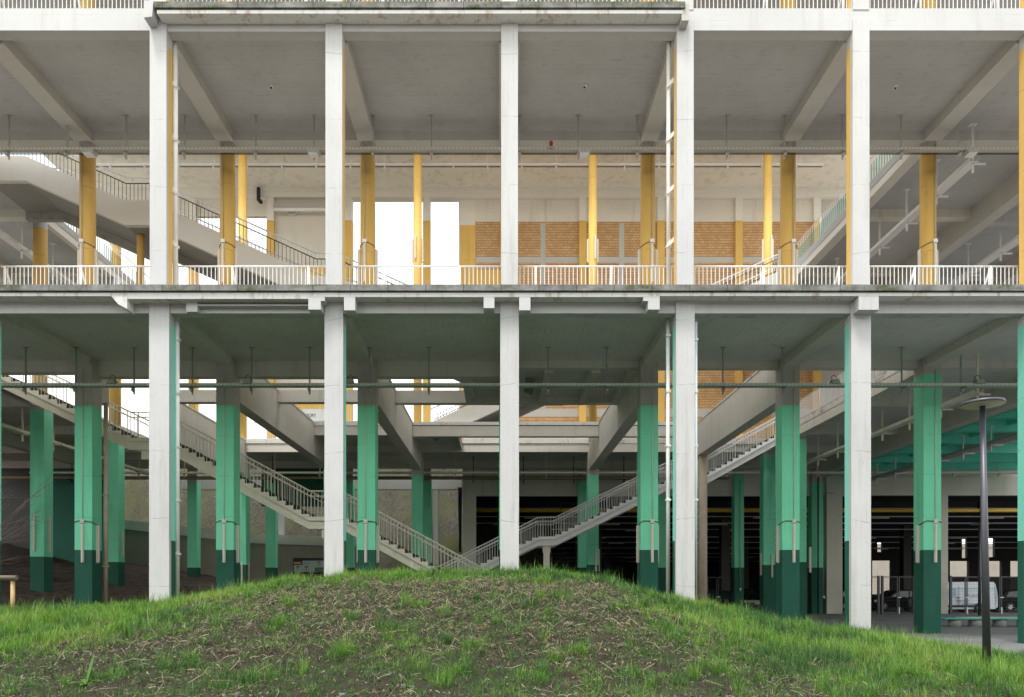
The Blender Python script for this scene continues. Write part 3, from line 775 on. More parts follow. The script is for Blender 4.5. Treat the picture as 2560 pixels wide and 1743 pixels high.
# long bent stalks
n = 200; lx = rng.uniform(-8,8,n); ly = rng.uniform(9,18.5,n)
litter('twigs', lx, ly, .15+.32*rng.random(n), .004+.004*rng.random(n), rng.uniform(0,np.pi,n), STRAW, rng.choice([0,1,2], n), .02+.03*rng.random(n), rng.normal(0,.3,n), 'long dry stalks lying on the mound')
mb = MB()
for i in range(380):
    x, y = random.uniform(-11,11), random.uniform(7.6,18); r = random.uniform(.008,.032)*(1.7 if random.random() < .06 else 1)
    z = float(hgt(x,y)); b = len(mb.v)
    pts = [Vector((random.gauss(0,1),random.gauss(0,1),random.gauss(0,1))).normalized() for _ in range(0)]
    for lat in (-.5,.5):
        for q in range(5):
            a = q*1.2566+random.random()*.4; rr = r*random.uniform(.7,1.1)
            mb.v.append((x+rr*math.cos(a), y+rr*math.sin(a), z+lat*r*random.uniform(.6,1)+r*.2))
    mb.v.append((x,y,z+r*.85))
    for q in range(5):
        j = (q+1) % 5
        mb.face([b+q,b+j,b+5+j,b+5+q], STONE); mb.face([b+5+q,b+5+j,b+10], STONE)
single('stones', mb, 'small grey stones lying in the soil', None, (0,0,0), kind='stuff')

# short mossy grass in patches
N = 60000; cx = rng.uniform(-12.5,14,N); cyy = rng.uniform(7.4,20,N)
keep = (np.abs(cx) < cyy*.76+1) & (rng.random(N) < .12+.88*sstep(.44,.60,fbm(cx*.8+21,cyy*.8+13))); cx, cyy = cx[keep], cyy[keep]; n = len(cx)
tuft_grass('moss', cx, cyy, (4+6*rng.random(n)).astype(int), .03+.05*rng.random(n), .035+.05*rng.random(n), .5+.6*rng.random(n), rng.choice([2,4,4,0,2], n), 'short mossy growth on the bare soil')
# leaf litter flakes
N = 150000; fx_ = rng.uniform(-12.5,14,N); fy_ = rng.uniform(7.4,20,N)
keep = (np.abs(fx_) < fy_*.76+1) & (rng.random(N) < .25+.75*sstep(.40,.58,fbm(fx_*1.1+2,fy_*1.1+44))); fx_, fy_ = fx_[keep], fy_[keep]; n = len(fx_)
nv = rng.normal(0,1,(n,3)); nv[:,2] = np.abs(nv[:,2])+.5; a_ = np.cross(nv, rng.normal(0,1,(n,3))); a_ /= np.linalg.norm(a_,axis=1)[:,None]; b_ = np.cross(nv,a_); b_ /= np.linalg.norm(b_,axis=1)[:,None]
sz = .006+.020*rng.random(n)**2.2; c_ = np.stack([fx_,fy_,hgt(fx_,fy_)+.006+.012*rng.random(n)],-1); la = (sz*(1+rng.random(n)))[:,None]; lb = (sz*.6)[:,None]
co = np.stack([c_-a_*la, c_-b_*lb, c_+a_*la, c_+b_*lb],1).reshape(-1,3)
me = bpy.data.meshes.new('leaf_litter'); me.vertices.add(4*n); me.vertices.foreach_set('co', co.ravel()); me.loops.add(4*n); me.loops.foreach_set('vertex_index', np.arange(4*n))
me.polygons.add(n); me.polygons.foreach_set('loop_start', np.arange(n)*4)
for m in STRAW+[STONE]: me.materials.append(m)
me.polygons.foreach_set('material_index', rng.choice([0,1,1,1,3,3,3,3,4,0], n).astype(np.int32)); me.update(calc_edges=True)
o = bpy.data.objects.new('leaf_litter', me); COL.objects.link(o); o['kind'] = 'stuff'; o['label'] = 'dead leaf and bark flakes on the soil'

def zat(x, y): return float(hgt(x, y))
# broad-leaved weed
def weed(px, py, s, nl, label):
    t = root('weed_plant', label, 'plant', (px,py,zat(px,py)), 'broad-leaved weeds on the mound')
    for i in range(nl):
        a = i*2.4+random.random(); L = s*random.uniform(.7,1.1); up = random.uniform(.3,1.0) if i else 1.6
        mb = MB(); pv = None
        for j in range(6):
            f = j/5; rr = L*f*(1 if i else .35); h = L*(up*f-.75*f*f*up*(1 if i else .2)); wv = L*.17*math.sin(math.pi*min(1,f*.9+.08))
            cxx, cyy_ = px+rr*math.cos(a), py+rr*math.sin(a); z = zat(px,py)+h+.01
            cur = len(mb.v); mb.v += [(cxx-wv*math.sin(a),cyy_+wv*math.cos(a),z+wv*.25),(cxx,cyy_,z),(cxx+wv*math.sin(a),cyy_-wv*math.cos(a),z+wv*.25)]
            if pv is not None:
                mb.face([pv,pv+1,cur+1,cur], LEAFW, True); mb.face([pv+1,pv+2,cur+2,cur+1], LEAFW, True)
            pv = cur
        part('leaf', mb, t)
weed(X(215,9.9), 9.9, .30, 7, 'large dock plant with long drooping leaves low on the bare soil')
weed(X(1565,10.6), 10.6, .17, 7, 'small broad-leaved weed at the right of the bare soil')
weed(X(820,15.5), 15.5, .14, 6, 'small weed among straw high on the mound')

# ------------------------------------------------------------------ balustrades
def balustrade(name, label, p0, p1, z, m, group, h=.95, posts=None, struts=0, gap=.12, skip=None, dark=None, both=False):
    """straight railing from p0 to p1 (x,y); posts: list of distances along it"""
    p0, p1 = Vector((*p0,0)), Vector((*p1,0)); d = p1-p0; L = d.length; u = d/L; nrm = Vector((-u.y, u.x, 0))
    t = root(name, label, 'railing', (*((p0+p1)/2).xy, z), group)
    at = lambda s, zz: tuple(p0+u*s+Vector((0,0,zz)))
    part('top_rail', MB().tube(at(0,z+h), at(L,z+h), .026, m, 8), t)
    part('bottom_rail', MB().tube(at(0,z+.11), at(L,z+.11), .015, m, 6), t)
    for lo, hi in (((0, skip[0]), (skip[1], L)) if skip else ((0, L),)):
        mb = MB(); s = lo+gap*.6
        while s < hi:
            if dark:
                mb.tube(at(s,z+.05), at(s,z+h*.72), .017, dark, 5, cap=False); mb.tube(at(s,z+h*.72), at(s,z+h), .010, m, 5, cap=False)
            else: mb.tube(at(s,z+.11), at(s,z+h), .0115, m, 5, cap=False)
            s += gap
        part('balusters', mb, t)
    for s in posts or []:
        mb = MB(); a = at(s,0)
        mb.tube(at(s,z), at(s,z+h), .03, m, 8)
        if struts:
            b = p0+u*s+nrm*struts; mb.tube((b.x,b.y,z), at(s,z+h-.02), .03, m, 8)
        part('post', mb, t)
    return t
allp = [-3.42+2.22*i for i in range(-7, 10)]
bay_names = {-3:'leftmost', -2:'second from the left', -1:'left of the middle column', 0:'right of the middle column', 1:'second from the right', 2:'rightmost'}
for k in range(-3, 3):
    a, b = xk(k)+.12, xk(k+1)-.12
    sk = (1.33, 3.51) if k == -1 else None
    balustrade('balustrade', f'white first floor balustrade over the mossy edge, {bay_names[k]} bay', (a,21.25), (b,21.25), L1, STEELW, 'white balustrades of the first floor edge',
               h=.96, posts=[p-a for p in allp if a+.05 < p < b-.05], struts=.55, skip=sk)
    a, b = xk(k)+.1, xk(k+1)-.1
    balustrade('balustrade', f'white second floor balustrade at the very top, {bay_names[k]} bay', (a,20.95), (b,20.95), L2, STEELW, 'white balustrades of the second floor edge',
               h=1.0, posts=[p-a for p in allp if a+.05 < p < b-.05], struts=.5)
balustrade('balustrade', 'white balustrade on the second floor edge running back beside the right stair', (15.08,26.4), (15.08,36.9), L2, STEELW, 'balustrades round the stair hall', 1.05, [2.6,5.2,7.8], gap=.2, dark=RAILTEAL)
balustrade('balustrade', 'white balustrade on the second floor edge running back behind the left stair', (-19.85,31), (-19.85,46), L2, STEELW, 'balustrades round the stair hall', 1.05, [3,6,9,12], gap=.2, dark=RAILDK)
balustrade('balustrade', 'white balustrade on the first floor edge running back at the right', (15.12,26.6), (15.12,37.6), L1, STEELW, 'balustrades round the stair hall', 1.05, [2.6,5.2,7.8])
balustrade('balustrade', 'white balustrade before the brick wall at the back of the stair hall', (-2.1,R5+.15), (10.3,R5+.15), L1, STEELW, 'balustrades round the stair hall', 1.0, [3.1,6.2,9.3])
balustrade('balustrade', 'white balustrade before the bright opening at the back left', (-14.3,R5+.15), (-9.9,R5+.15), L1, STEELW, 'balustrades round the stair hall', 1.0, [2.2])
balustrade('balustrade', 'white balustrade on the floor edge between the two left deep beams', (-9.3,R4+.15), (-5.2,R4+.15), L1, STEELW, 'balustrades round the stair hall', 1.0, [2])

# ------------------------------------------------------------------ stairs
def interp(P, x):
    for (xa_, za), (xb_, zb) in zip(P[:-1], P[1:]):
        if xa_ <= x <= xb_: return za+(zb-za)*(x-xa_)/max(1e-6, xb_-xa_)
    return P[-1][1]
def stair_rail(t, P, y, m, h=1.0, mid=.80, dark=None, gap=.14, name='railing'):
    mb = MB()
    for o_, r in ((h,.026),(mid,.02)):
        mm = dark if (dark and o_ == mid) else m
        mb.path([(x,y,z+o_) for x, z in P], r, mm, 8)
    x = P[0][0]+.05
    i = 0
    while x < P[-1][0]:
        z = interp(P, x); r = .011
        if dark:
            mb.tube((x,y,z+.02), (x,y,z+mid), r, dark, 5, cap=False); mb.tube((x,y,z+mid), (x,y,z+h), r, m, 5, cap=False)
        else: mb.tube((x,y,z-.02), (x,y,z+h), r if i % 8 else .02, m, 5, cap=False)
        x += gap; i += 1
    return part(name, mb, t)
def steel_stair(label, P, y0, y1, STEELC=STEELC):
    t = root('staircase', label, 'staircase', (P[0][0], (y0+y1)/2, P[0][1]), 'cream steel stairs to the ground')
    for y, s in ((y0,-1),(y1,1)):
        mb = MB(); ya, yb = (y, y+.03) if s < 0 else (y-.03, y)
        fa, fb = (y-.09, y+.002) if s < 0 else (y-.002, y+.09)
        mb.strip(P, -.16, -.46, ya, yb, STEELC)
        mb.strip(P, -.135, -.165, fa, fb, STEELC); mb.strip(P, -.455, -.485, fa, fb, STEELC)
        part('stringer', mb, t)
        stair_rail(t, P, y+(.03 if s < 0 else -.03), STEELC)
    for (xa_, za), (xb_, zb) in zip(P[:-1], P[1:]):
        if abs(zb-za) < .01:
            part('landing', MB().box(xa_, xb_, y0+.04, y1-.04, za-.06, za-.02, TREADM), t)
            part('cheek_plate', MB().box(xa_, xb_, y0+.005, y0+.028, za-.16, za, STEELC), t); continue
        tb, sb, sb2 = MB(), MB(), MB()
        n = max(1, round(abs(zb-za)/.168)); dx, dz = (xb_-xa_)/n, (zb-za)/n
        for i in range(n):
            lo = i if dz > 0 else i+1
            zt = za+dz*(i+1 if dz > 0 else i)-(.0 if dz > 0 else 0)
            zt = za+dz*(i+.5)+.02
            x0_, x1_ = xa_+dx*i, xa_+dx*(i+1)
            tb.box(x0_-.02, x1_+.02, y0+.04, y1-.04, zt-.05, zt-.01, TREADM)
            if dz < 0: tb.box(x0_, x0_+.02, y0+.05, y1-.05, zt-.01, zt+.10, TREADM)
            else: tb.box(x1_-.02, x1_, y0+.05, y1-.05, zt-.01, zt+.10, TREADM)
            zl0, zl1 = za+dz*i-.17, za+dz*(i+1)-.17
            # toothed cheek plate
            for yy, q in ((y0+.004, sb), (y1-.03, sb2)):
                q.prism([(x0_,zl0),(x1_,zl1),(x1_,zt),(x0_,zt)], yy, yy+.022, STEELC)
        part('treads', tb, t); part('cheek_plate', sb, t); part('cheek_plate', sb2, t)
    return t
PL0 = [(-19.75,10.05),(-14.4,7.45),(-13.1,7.45),(-7.44,4.38),(-6.2,4.38),(1.8,0.0)]
PR0 = [(-6.8,0.0),(1.97,4.33),(2.85,4.33),(8.9,7.3),(10.3,7.3),(15.25,10.05)]
t = steel_stair('cream steel stair descending to the right behind the left front columns, with two landings', PL0, 28.2, 30.4)
for x, z in ((-13.75,7.45),(-6.75,4.38)):
    mb = MB(); mb.box(x-.14,x+.14,28.2,30.4,z-.62,z-.49,STEELC); mb.box(x-.2,x+.2,28.15,28.5,z-.85,z-.5,STEELC); mb.box(x-.13,x+.13,28.2,28.46,-.3,z-.85,STEELC) if x > -10 else None
    part('landing_support', mb, t)
t = steel_stair('white steel stair rising to the right behind the right of the middle column', PR0, 38.0, 40.2, STEELW)
for x, z in ((2.4,4.33),(9.6,7.3)):
    mb = MB(); mb.box(x-.2,x+.2,38.0,38.35,z-.85,z-.48,STEELC); mb.box(x-.16,x+.16,38.0,38.3,-.3,z-.85,STEELC)
    part('landing_support', mb, t)
def concrete_stair(label, P, y0, y1):
    t = root('staircase', label, 'staircase', (P[0][0], (y0+y1)/2, P[0][1]), 'concrete stairs between the upper floors')
    P0_ = P; P = [P0_[0]]
    for a, b in zip(P0_[:-1], P0_[1:]):
        q = max(1, int((b[0]-a[0])/.3)) if min(a[1], b[1]) < 11.5 else 1
        P += [(a[0]+(b[0]-a[0])*i/q, a[1]+(b[1]-a[1])*i/q) for i in range(1, q+1)]
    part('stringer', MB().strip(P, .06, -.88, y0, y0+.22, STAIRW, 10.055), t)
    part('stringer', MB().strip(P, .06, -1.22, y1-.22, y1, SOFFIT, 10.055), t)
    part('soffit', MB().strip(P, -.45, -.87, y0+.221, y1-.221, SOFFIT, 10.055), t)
    tb = MB()
    for (xa_, za), (xb_, zb) in zip(P0_[:-1], P0_[1:]):
        if abs(zb-za) < .01: tb.box(xa_, xb_, y0+.222, y1-.222, za-.449, za-.02, CONC); continue
        n = round(abs(zb-za)/.17); dx, dz = (xb_-xa_)/n, (zb-za)/n
        for i in range(n):
            z = za+dz*(i+.5)-.03; tb.box(xa_+dx*i, xa_+dx*(i+1), y0+.222, y1-.222, max(z-.5, min(10.056, z-.05)), z, CONC)
    part('steps', tb, t)
    for y in (y0+.10, y1-.10): stair_rail(t, [(x,z+.06) for x, z in P], y, STEELW, .92, .70, RAILDK, .15)
    return t
PL1 = [(-19.7,18.1),(-18.2,18.1),(-14.4,16.4),(-13.5,16.4),(-7.1,13.5),(-6.3,13.5),(1.3,10.06)]
PR1 = [(-3.6,10.06),(2.4,12.8),(3.4,12.8),(14.9,18.1),(15.0,18.1)]
concrete_stair('pale concrete stair with dark lower balusters descending to the right behind the left yellow columns', PL1, 27.8, 30.3)
concrete_stair('pale concrete stair with dark lower balusters rising to the right before the brick wall', PR1, 37.2, 39.6)

# ------------------------------------------------------------------ cable trays on hangers
def tray_x(label, x0, x1, y, z, w_, h, m, ceil, xs, rodm, below=.22):
    t = root('cable_tray', label, 'cable tray', ((x0+x1)/2, y, z))
    mb = MB()
    mb.box(x0, x1, y-w_/2, y+w_/2, z, z+.012, m)
    mb.box(x0, x1, y-w_/2-.012, y-w_/2, z-.004, z+h, m); mb.box(x0, x1, y+w_/2, y+w_/2+.012, z-.004, z+h, m)
    for j in range(4): mb.tube((x0,y-w_/3+.09*j,z+.03), (x1,y-w_/3+.09*j,z+.03), .018, BLACK, 6)
    part('tray', mb, t)
    for x in xs:
        mb = MB(); mb.box(x-.022, x+.022, y+w_/2+.02, y+w_/2+.06, z-below, ceil+.01, rodm)
        mb.box(x-.02, x+.02, y-w_/2-.03, y+w_/2+.06, z-.05, z-.006, rodm)
        mb.prism([(x-.05,z-.06),(x+.05,z-.06),(x+.02,z-.15),(x-.02,z-.15)], y+w_/2-.1, y+w_/2+.02, rodm)
        mb.box(x-.09, x+.09, y+w_/2, y+w_/2+.1, ceil-.012, ceil+.01, rodm)
        part('hanger', mb, t)
    return t
def tray_y(label, x, y0, y1, z, w_, h, m, ceil, ys, rodm):
    t = root('cable_tray', label, 'cable tray', (x, (y0+y1)/2, z))
    mb = MB(); mb.box(x-w_/2, x+w_/2, y0, y1, z, z+.012, m)
    mb.box(x-w_/2-.012, x-w_/2, y0, y1, z-.004, z+h, m); mb.box(x+w_/2, x+w_/2+.012, y0, y1, z-.004, z+h, m)
    part('tray', mb, t)
    for y in ys:
        mb = MB(); mb.box(x-.03, x+.03, y-.03, y+.03, z-.35, ceil+.01, rodm)
        mb.box(x-.02, x+w_/2+.30, y-.03, y+.03, z-.06, z-.006, rodm); mb.box(x-.12, x+.12, y-.09, y+.09, ceil-.012, ceil+.01, rodm)
        part('hanger', mb, t)
    return t
xs = [X(u,24.67) for u in (16.6,163,311,458,637,783,931,1078,1299,1446,1594,1819,1964,2110,2257,2402)]
tray_x('long perforated grey cable tray hung under the first floor ceiling across all bays', -21, 21, 24.67, 16.46, .15, .085, TRAYM, C2, xs, GALV)
tray_x('long greenish cable tray hung under the lower ceiling across all bays', -21, 21, 24.4, 8.37, .26, .085, TRAYG, C1, [X(u,24.4) for u in (56,183,329,476,625,771,921,1071,1371,1518,1811,1961,2261,2410)], GALVG)
tray_x('white cable tray hung under the cream ceiling at the back of the hall', -24, 19, 42.7, 26.52, .12, .07, STEELW, CR, [-23+2.02*i for i in range(21)], STEELW)
tray_x('cream cable tray hung low at the back of the lower level', -28, 40, 43.2, 8.45, .22, .1, STEELC, C1, [-27+2.7*i for i in range(25)], STEELC)
tray_x('dark brown cable ladder beside the pale tray at the back of the lower level', -28, 14, 44.6, 8.33, .4, .1, TRAYD, C1, [-26.5+3.1*i for i in range(13)], BLACK)
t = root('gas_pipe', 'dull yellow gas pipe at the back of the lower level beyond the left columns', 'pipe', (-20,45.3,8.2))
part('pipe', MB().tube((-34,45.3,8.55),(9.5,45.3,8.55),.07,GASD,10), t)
tray_y('white cable tray running back under the upper right ceiling', 16.45, 25.2, 45, 16.42, .3, .14, STEELW, C2, [25.3,27.4,29.4,31.5,33.5,35.5,37.6], STEELW)
tray_y('white cable tray running back under the lower right ceiling', 16.62, 25.2, 45, 8.38, .3, .12, STEELC, C1, [25.3,27.4,29.5,31.6,33.7,35.8,38], STEELC)
tray_y('white cable tray running back under the upper left ceiling', -21.0, 26.5, 45, 16.42, .3, .14, STEELW, C2, [27.6,29.7,31.8,34,36.2], STEELW)
tray_y('pale cable tray running back under the lower left ceiling', -20.96, 26.5, 45, 8.38, .3, .12, STEELC, C1, [27.6,29.7,31.8,34,36.2], STEELC)
tray_y('wide cable tray under the turquoise joists at the lower right', 22.3, 28, 45.5, 8.15, .5, .1, GALV, 8.97, [29,31,33,35,37,39,41,43], STEELW)
tray_y('cable tray under the upper right ceiling beyond the deep beam', 21.9, 26.8, 45, 16.3, .4, .12, STEELW, C2, [27.6,29.7,31.8,34,36.2], STEELW)

# ------------------------------------------------------------------ pipes
def downpipe(label, pts, r, m, br, name='downpipe', brm=None):
    t = root(name, label, 'pipe', pts[-1], 'white rainwater pipes' if m is PVC else None)
    part('pipe', MB().path(pts, r, m, 12), t)
    for (x, y, z, dx) in br:
        mb = MB(); mb.box(x-r-.012, x+r+.012, y-r-.012, y+r+.012, z-.03, z+.03, m)
        if dx:
            q = 1 if dx > 0 else -1
            mb.prism([(x-q*.06,z-.08),(x-q*.06,z+.03),(x+q*.20,z+.30),(x+q*.20,z+.15)], y-.10, y-.06, m)
        part('bracket', mb, t)
    return t
xa = X(436.5,21.1)
downpipe('white rainwater pipe beside the second upper front column', [(xa,21.15,C2+.02),(xa,21.15,L1)], .073, PVC, [(xa,21.15,Z(v,21.15),-.16) for v in (218,352,484,616)])
xb = X(1671,21.15)
downpipe('white rainwater pipe beside the fifth upper front column', [(xb,21.15,C2+.02),(xb,21.15,L1)], .060, PVC, [(xb,21.15,Z(v,21.15),.16) for v in (218,352,484,616)])
xa = X(442,21.1)
downpipe('white rainwater pipe down the lower second front column into the grass', [(xa-.05,21.13,C1),(xa,21.13,9.4),(xa,21.13,.9)], .068, PVC, [(xa,21.13,Z(v,21.13),0) for v in (850,985,1118,1252,1385)])
xb = X(1671,21.15)
downpipe('white rainwater pipe down the lower fifth front column into the grass', [(xb,21.2,C1),(xb,21.2,1.0)], .060, PVC, [(xb,21.2,Z(v,21.2),0) for v in (840,980,1115,1250)])
xb = X(1739,20.95)
downpipe('slim grey white pipe on the right side of the fifth lower front column', [(xb+.02,21.0,9.3),(xb+.02,21.0,1.0)], .045, STEELW, [(xb+.02,21.0,Z(v,21),0) for v in (850,980,1115,1250)])
x = X(261,26.4)
downpipe('brown beige pipe beside the leftmost green second row column', [(x,26.5,8.36),(x,26.5,.8)], .075, BEIGEP, [(x,26.5,5,0),(x,26.5,2.4,0)], 'standpipe')
x = X(645,46)
downpipe('black elbow pipe on the white wall at the upper back left', [(x,46.1,Z(468,46)),(x,46.1,Z(497,46)),(x+.2,46.0,Z(506,46))], .12, BLACK, [], 'vent_pipe')
t = root('wall_vent', 'round white vent grille on the grey concrete wall panel', 'vent', (X(729,46.3),46.5,Z(524,46.3)))
mb = MB(); xv, zv = X(729,46.5), Z(524,46.5)
for i in range(24):
    a, b = i*math.pi/12, (i+1)*math.pi/12
    mb.tube((xv+.33*math.cos(a),46.55,zv+.33*math.sin(a)), (xv+.33*math.cos(b),46.55,zv+.33*math.sin(b)), .04, STEELW, 6)
part('ring', mb, t); part('grille', MB().box(xv-.3,xv+.3,46.58,46.62,zv-.3,zv+.3,CONC).box(xv-.08,xv-.05,46.55,46.58,zv-.3,zv+.3,STEELW).box(xv+.05,xv+.08,46.55,46.58,zv-.3,zv+.3,STEELW), t)
t = root('wall_pipe', 'white horizontal pipe along the top of the concrete wall panel', 'pipe', (-12,46.2,25.7))
part('pipe', MB().tube((-14.4,46.15,25.72),(-10,46.15,25.72),.10,STEELW,10), t)
t = root('wall_pipe', 'dark cables standing before the mossy rock beside the grey pier', 'pipe', (X(1150,47),47.2,3))
part('pipe', MB().tube((X(1146,47),47.3,8.2),(X(1150,47),47.3,5.2),.09,BLACK,8).tube((X(1152,47),47.3,8.2),(X(1149,47),47.3,4.0),.08,BLACK,8), t)

# ------------------------------------------------------------------ batten lamps and conduits on the columns
def batten(label, x, y, z, L, axis, group, wdt=.10, d=.07):
    """axis: direction of the face it sits on: 'f' front, 'l' left face, 'r' right face"""
    t = root('batten_lamp', label, 'lamp', (x, y, z), group)
    h2 = L/2
    if axis == 'f': part('housing', MB().box(x-wdt/2,x+wdt/2,y-.035,y-.001,z-h2,z+h2,BATTEN), t); part('diffuser', MB().box(x-wdt*.36,x+wdt*.36,y-d,y-.036,z-h2+.02,z+h2-.02,BATTEN), t, bevel=.012)
    else:
        s = -1 if axis == 'l' else 1; a = sorted((x+s*.001, x+s*.035)); b = sorted((x+s*.036, x+s*(d+.02)))
        part('housing', MB().box(a[0],a[1],y-wdt/2,y+wdt/2,z-h2,z+h2,BATTEN), t); part('diffuser', MB().box(b[0],b[1],y-wdt*.4,y+wdt*.4,z-h2+.02,z+h2-.02,BATTEN), t, bevel=.012)
    return t
NM = {-3:'leftmost',-2:'second',-1:'third',0:'middle',1:'third from right',2:'second from right',3:'rightmost'}
sname = {'f':'front','l':'left','r':'right'}
for k in range(-3, 4):
    if k == 0: continue
    x = xk(k); zc = Z(1359, R2)
    batten(f'cream batten lamp on the front of the {NM[k]} thick green column', x-.0+(-.02 if k<0 else .1), R2, zc, 1.36, 'f', 'batten lamps on the lower columns')
    for s, ax in ((-1,'l'),(1,'r')):
        batten(f'cream batten lamp on the {sname[ax]} face of the {NM[k]} thick green column', x+s*.31, R2+.31, zc, 1.36, ax, 'batten lamps on the lower columns', wdt=.12)
    zc = Z(665, R2+.2)
    batten(f'cream batten lamp on the front of the {NM[k]} round yellow column', x+(-.06 if k<0 else .09), R2-.004, zc, 1.4, 'f', 'batten lamps on the upper columns')
    for s, ax in ((-1,'l'),(1,'r')):
        batten(f'cream batten lamp on the {sname[ax]} side of the {NM[k]} round yellow column', x+s*.265, R2+.27, zc-.08, 1.4, ax, 'batten lamps on the upper columns')
for x, y, z, ax, lb in ((xk(-4)-.22+.12,R3,3.95,'f','front of the far left green column beside the dark slope'),(xk(-4)+.30,R3+.3,3.9,'r','right face of the far left green column'),
                        (xk(-4)+.31,R4+.3,3.9,'r','green column behind the beige standpipe'),(X(605,R5),R5,2.4,'f','dim green column behind the second one'),(xk(-3)+.29,R5+.3,2.4,'r','right of the dim green column behind the second one'),
                        (X(1930,R5),R5,X(0,0)+2.25 if False else Z(1415,R5),'f','turquoise column left of the green one with the wire'),(xk(3)-.33,R5+.3,Z(1410,R5),'l','left face of the turquoise column'),
                        (X(2025,R4),R4,Z(1400,R4),'f','turquoise column right of the green one with the wire'),(X(1490,R5),R5,Z(1400,R5),'f','narrow green column behind the stair rail'),(xk(1)+.31,R5+.3,Z(1400,R5),'r','right face of the narrow green column')):
    batten('cream batten lamp on the '+lb, x, y, z, 1.55 if y < 35 else 1.3, ax, 'batten lamps on the farther lower columns')
for k, nm in ((-3,'left'),(-1,'centre left'),(1,'centre right'),(3,'right')):
    zc = Z(618, R5)
    batten(f'white batten lamp on the front of the {nm} tall yellow column at the back', xk(k)+(-.1 if k < 0 else .12), R5+.01, zc, 1.35, 'f', 'batten lamps on the tall yellow columns')
    for s, ax in ((-1,'l'),(1,'r')):
        batten(f'white batten lamp on the {sname[ax]} side of the {nm} tall yellow back column', xk(k)+s*.24, R5+.25, zc-.1, 1.35, ax, 'batten lamps on the tall yellow columns')
for k in (-3,-2,-1,1,2,3):
    x = xk(k)+(-.02 if k < 0 else .1)
    t = root('conduit', f'conduit and brown wire on the {NM[k]} thick green column', 'conduit', (x, R2, 4), 'conduits on the green columns')
    part('pipe', MB().tube((x,R2-.02,9.3),(x,R2-.02,Z(1300,R2)),.016,BATTEN,6), t)
    zj = Z(1303, R2)
    part('junction_box', MB().box(x-.07,x+.07,R2-.06,R2-.001,zj-.06,zj+.06,BATTEN), t)
    mb = MB(); xl, xr = xk(k)-.31, xk(k)+.31
    mb.path([(xl-.02,R2+.3,zj-.12),(xl-.015,R2-.01,zj-.05),(xl+.12,R2-.018,zj+.01),(x-.07,R2-.02,zj)], .016, WIRE); part('wire', mb, t); mb = MB()
    mb.path([(x+.07,R2-.02,zj),(xr-.1,R2-.018,zj-.02),(xr+.015,R2-.01,zj-.04),(xr+.02,R2+.3,zj-.12)], .016, WIRE)
    part('wire', mb, t)
    x = xk(k)+(-.06 if k < 0 else .09)
    t = root('conduit', f'conduit with junction box on the {NM[k]} round yellow column', 'conduit', (x, R2, 13), 'conduits on the yellow columns')
    part('pipe', MB().tube((x,R2-.005,17.3),(x,R2-.005,Z(598,R2)),.015,GALV,6), t); zj = Z(603,R2)
    part('junction_box', MB().box(x-.07,x+.07,R2-.06,R2+.01,zj-.06,zj+.06,STEELW), t)
    mb = MB(); cxx, cyy2, rr = xk(k), R2+.27, .275
    arc = [(cxx+rr*math.sin(a), cyy2-rr*math.cos(a), zj-.02-.10*abs(math.sin(a))) for a in np.linspace(-1.5,1.5,13)]
    mb.path(arc, .014, WIRE); part('wire', mb, t)
t = root('conduit', 'thin conduit ending in a white knob on the narrow green column at the right', 'conduit', (X(1850,46.3),46.38,3))
x = X(1850,46.38); part('pipe', MB().tube((x,46.36,8.5),(x,46.36,Z(1474,46.3)),.02,GALV,6).tube((x,46.34,Z(1478,46.3)),(x,46.34,Z(1471,46.3)),.06,STEELW,8), t)
t = root('conduit', 'hooked conduit on the wide dark green pilaster beside the grey pier', 'conduit', (X(2059,46.2),46.1,3))
x = X(2059,46.1); part('pipe', MB().path([(x+.8,46.1,Z(1233,46.1)),(x+.1,46.1,Z(1233,46.1)),(x,46.1,Z(1238,46.1)),(x,46.1,Z(1492,46.1))],.028,GALVG,6).tube((x,46.08,Z(1496,46.1)),(x,46.08,Z(1490,46.1)),.07,STEELW,8), t)
t = root('conduit', 'black pipe up the joint of the dark green pilaster', 'conduit', (X(2047,46.2),46.1,3))
part('pipe', MB().tube((X(2047,46.1),46.2,-.1),(X(2047,46.1),46.2,8.9),.05,BLACK,6), t)

# tray-mounted lamps and small ceiling things
for u, d, v, lb in ((225,24.67,377,'below the upper tray near the left edge'),(785,24.67,375,'below the upper tray left of the third front column'),(1460,24.67,374,'below the upper tray right of the middle column'),(2425,24.67,382,'below the upper tray at the right edge')):
    x, z = X(u,d), 16.42
    t = root('flood_lamp', 'small white floodlight '+lb, 'lamp', (x,d,z), 'floodlights on the trays')
    part('body', MB().prism([(x-.22,z-.02),(x-.16,z-.12),(x+.16,z-.12),(x+.22,z-.02)], d-.2, d+.12, GALV), t); part('glass', MB().box(x-.15,x+.15,d-.19,d+.1,z-.135,z-.121,STEELW), t)
for u, v, lb in ((282,952,'beside the leftmost green column'),(620,950,'at the second green column'),(876,964,'beside the third front column'),(2085,951,'left of the sixth front column'),(2444,968,'above the disc lamp')):
    x, z, d = X(u,24.35), 8.37, 24.35
    t = root('flood_lamp', 'small dark floodlight on the lower tray '+lb, 'lamp', (x,d,z), 'floodlights on the lower tray')
    z += .06
    part('body', MB().prism([(x-.13,z),(x-.10,z+.14),(x+.10,z+.14),(x+.15,z)], d-.16, d+.1, GALVG), t)
    part('cable', MB().path([(x-.1,d,z+.13),(x-.09,d,z+.26),(x,d,z+.32),(x+.09,d,z+.24),(x+.1,d,z+.13)],.01,BLACK), t)
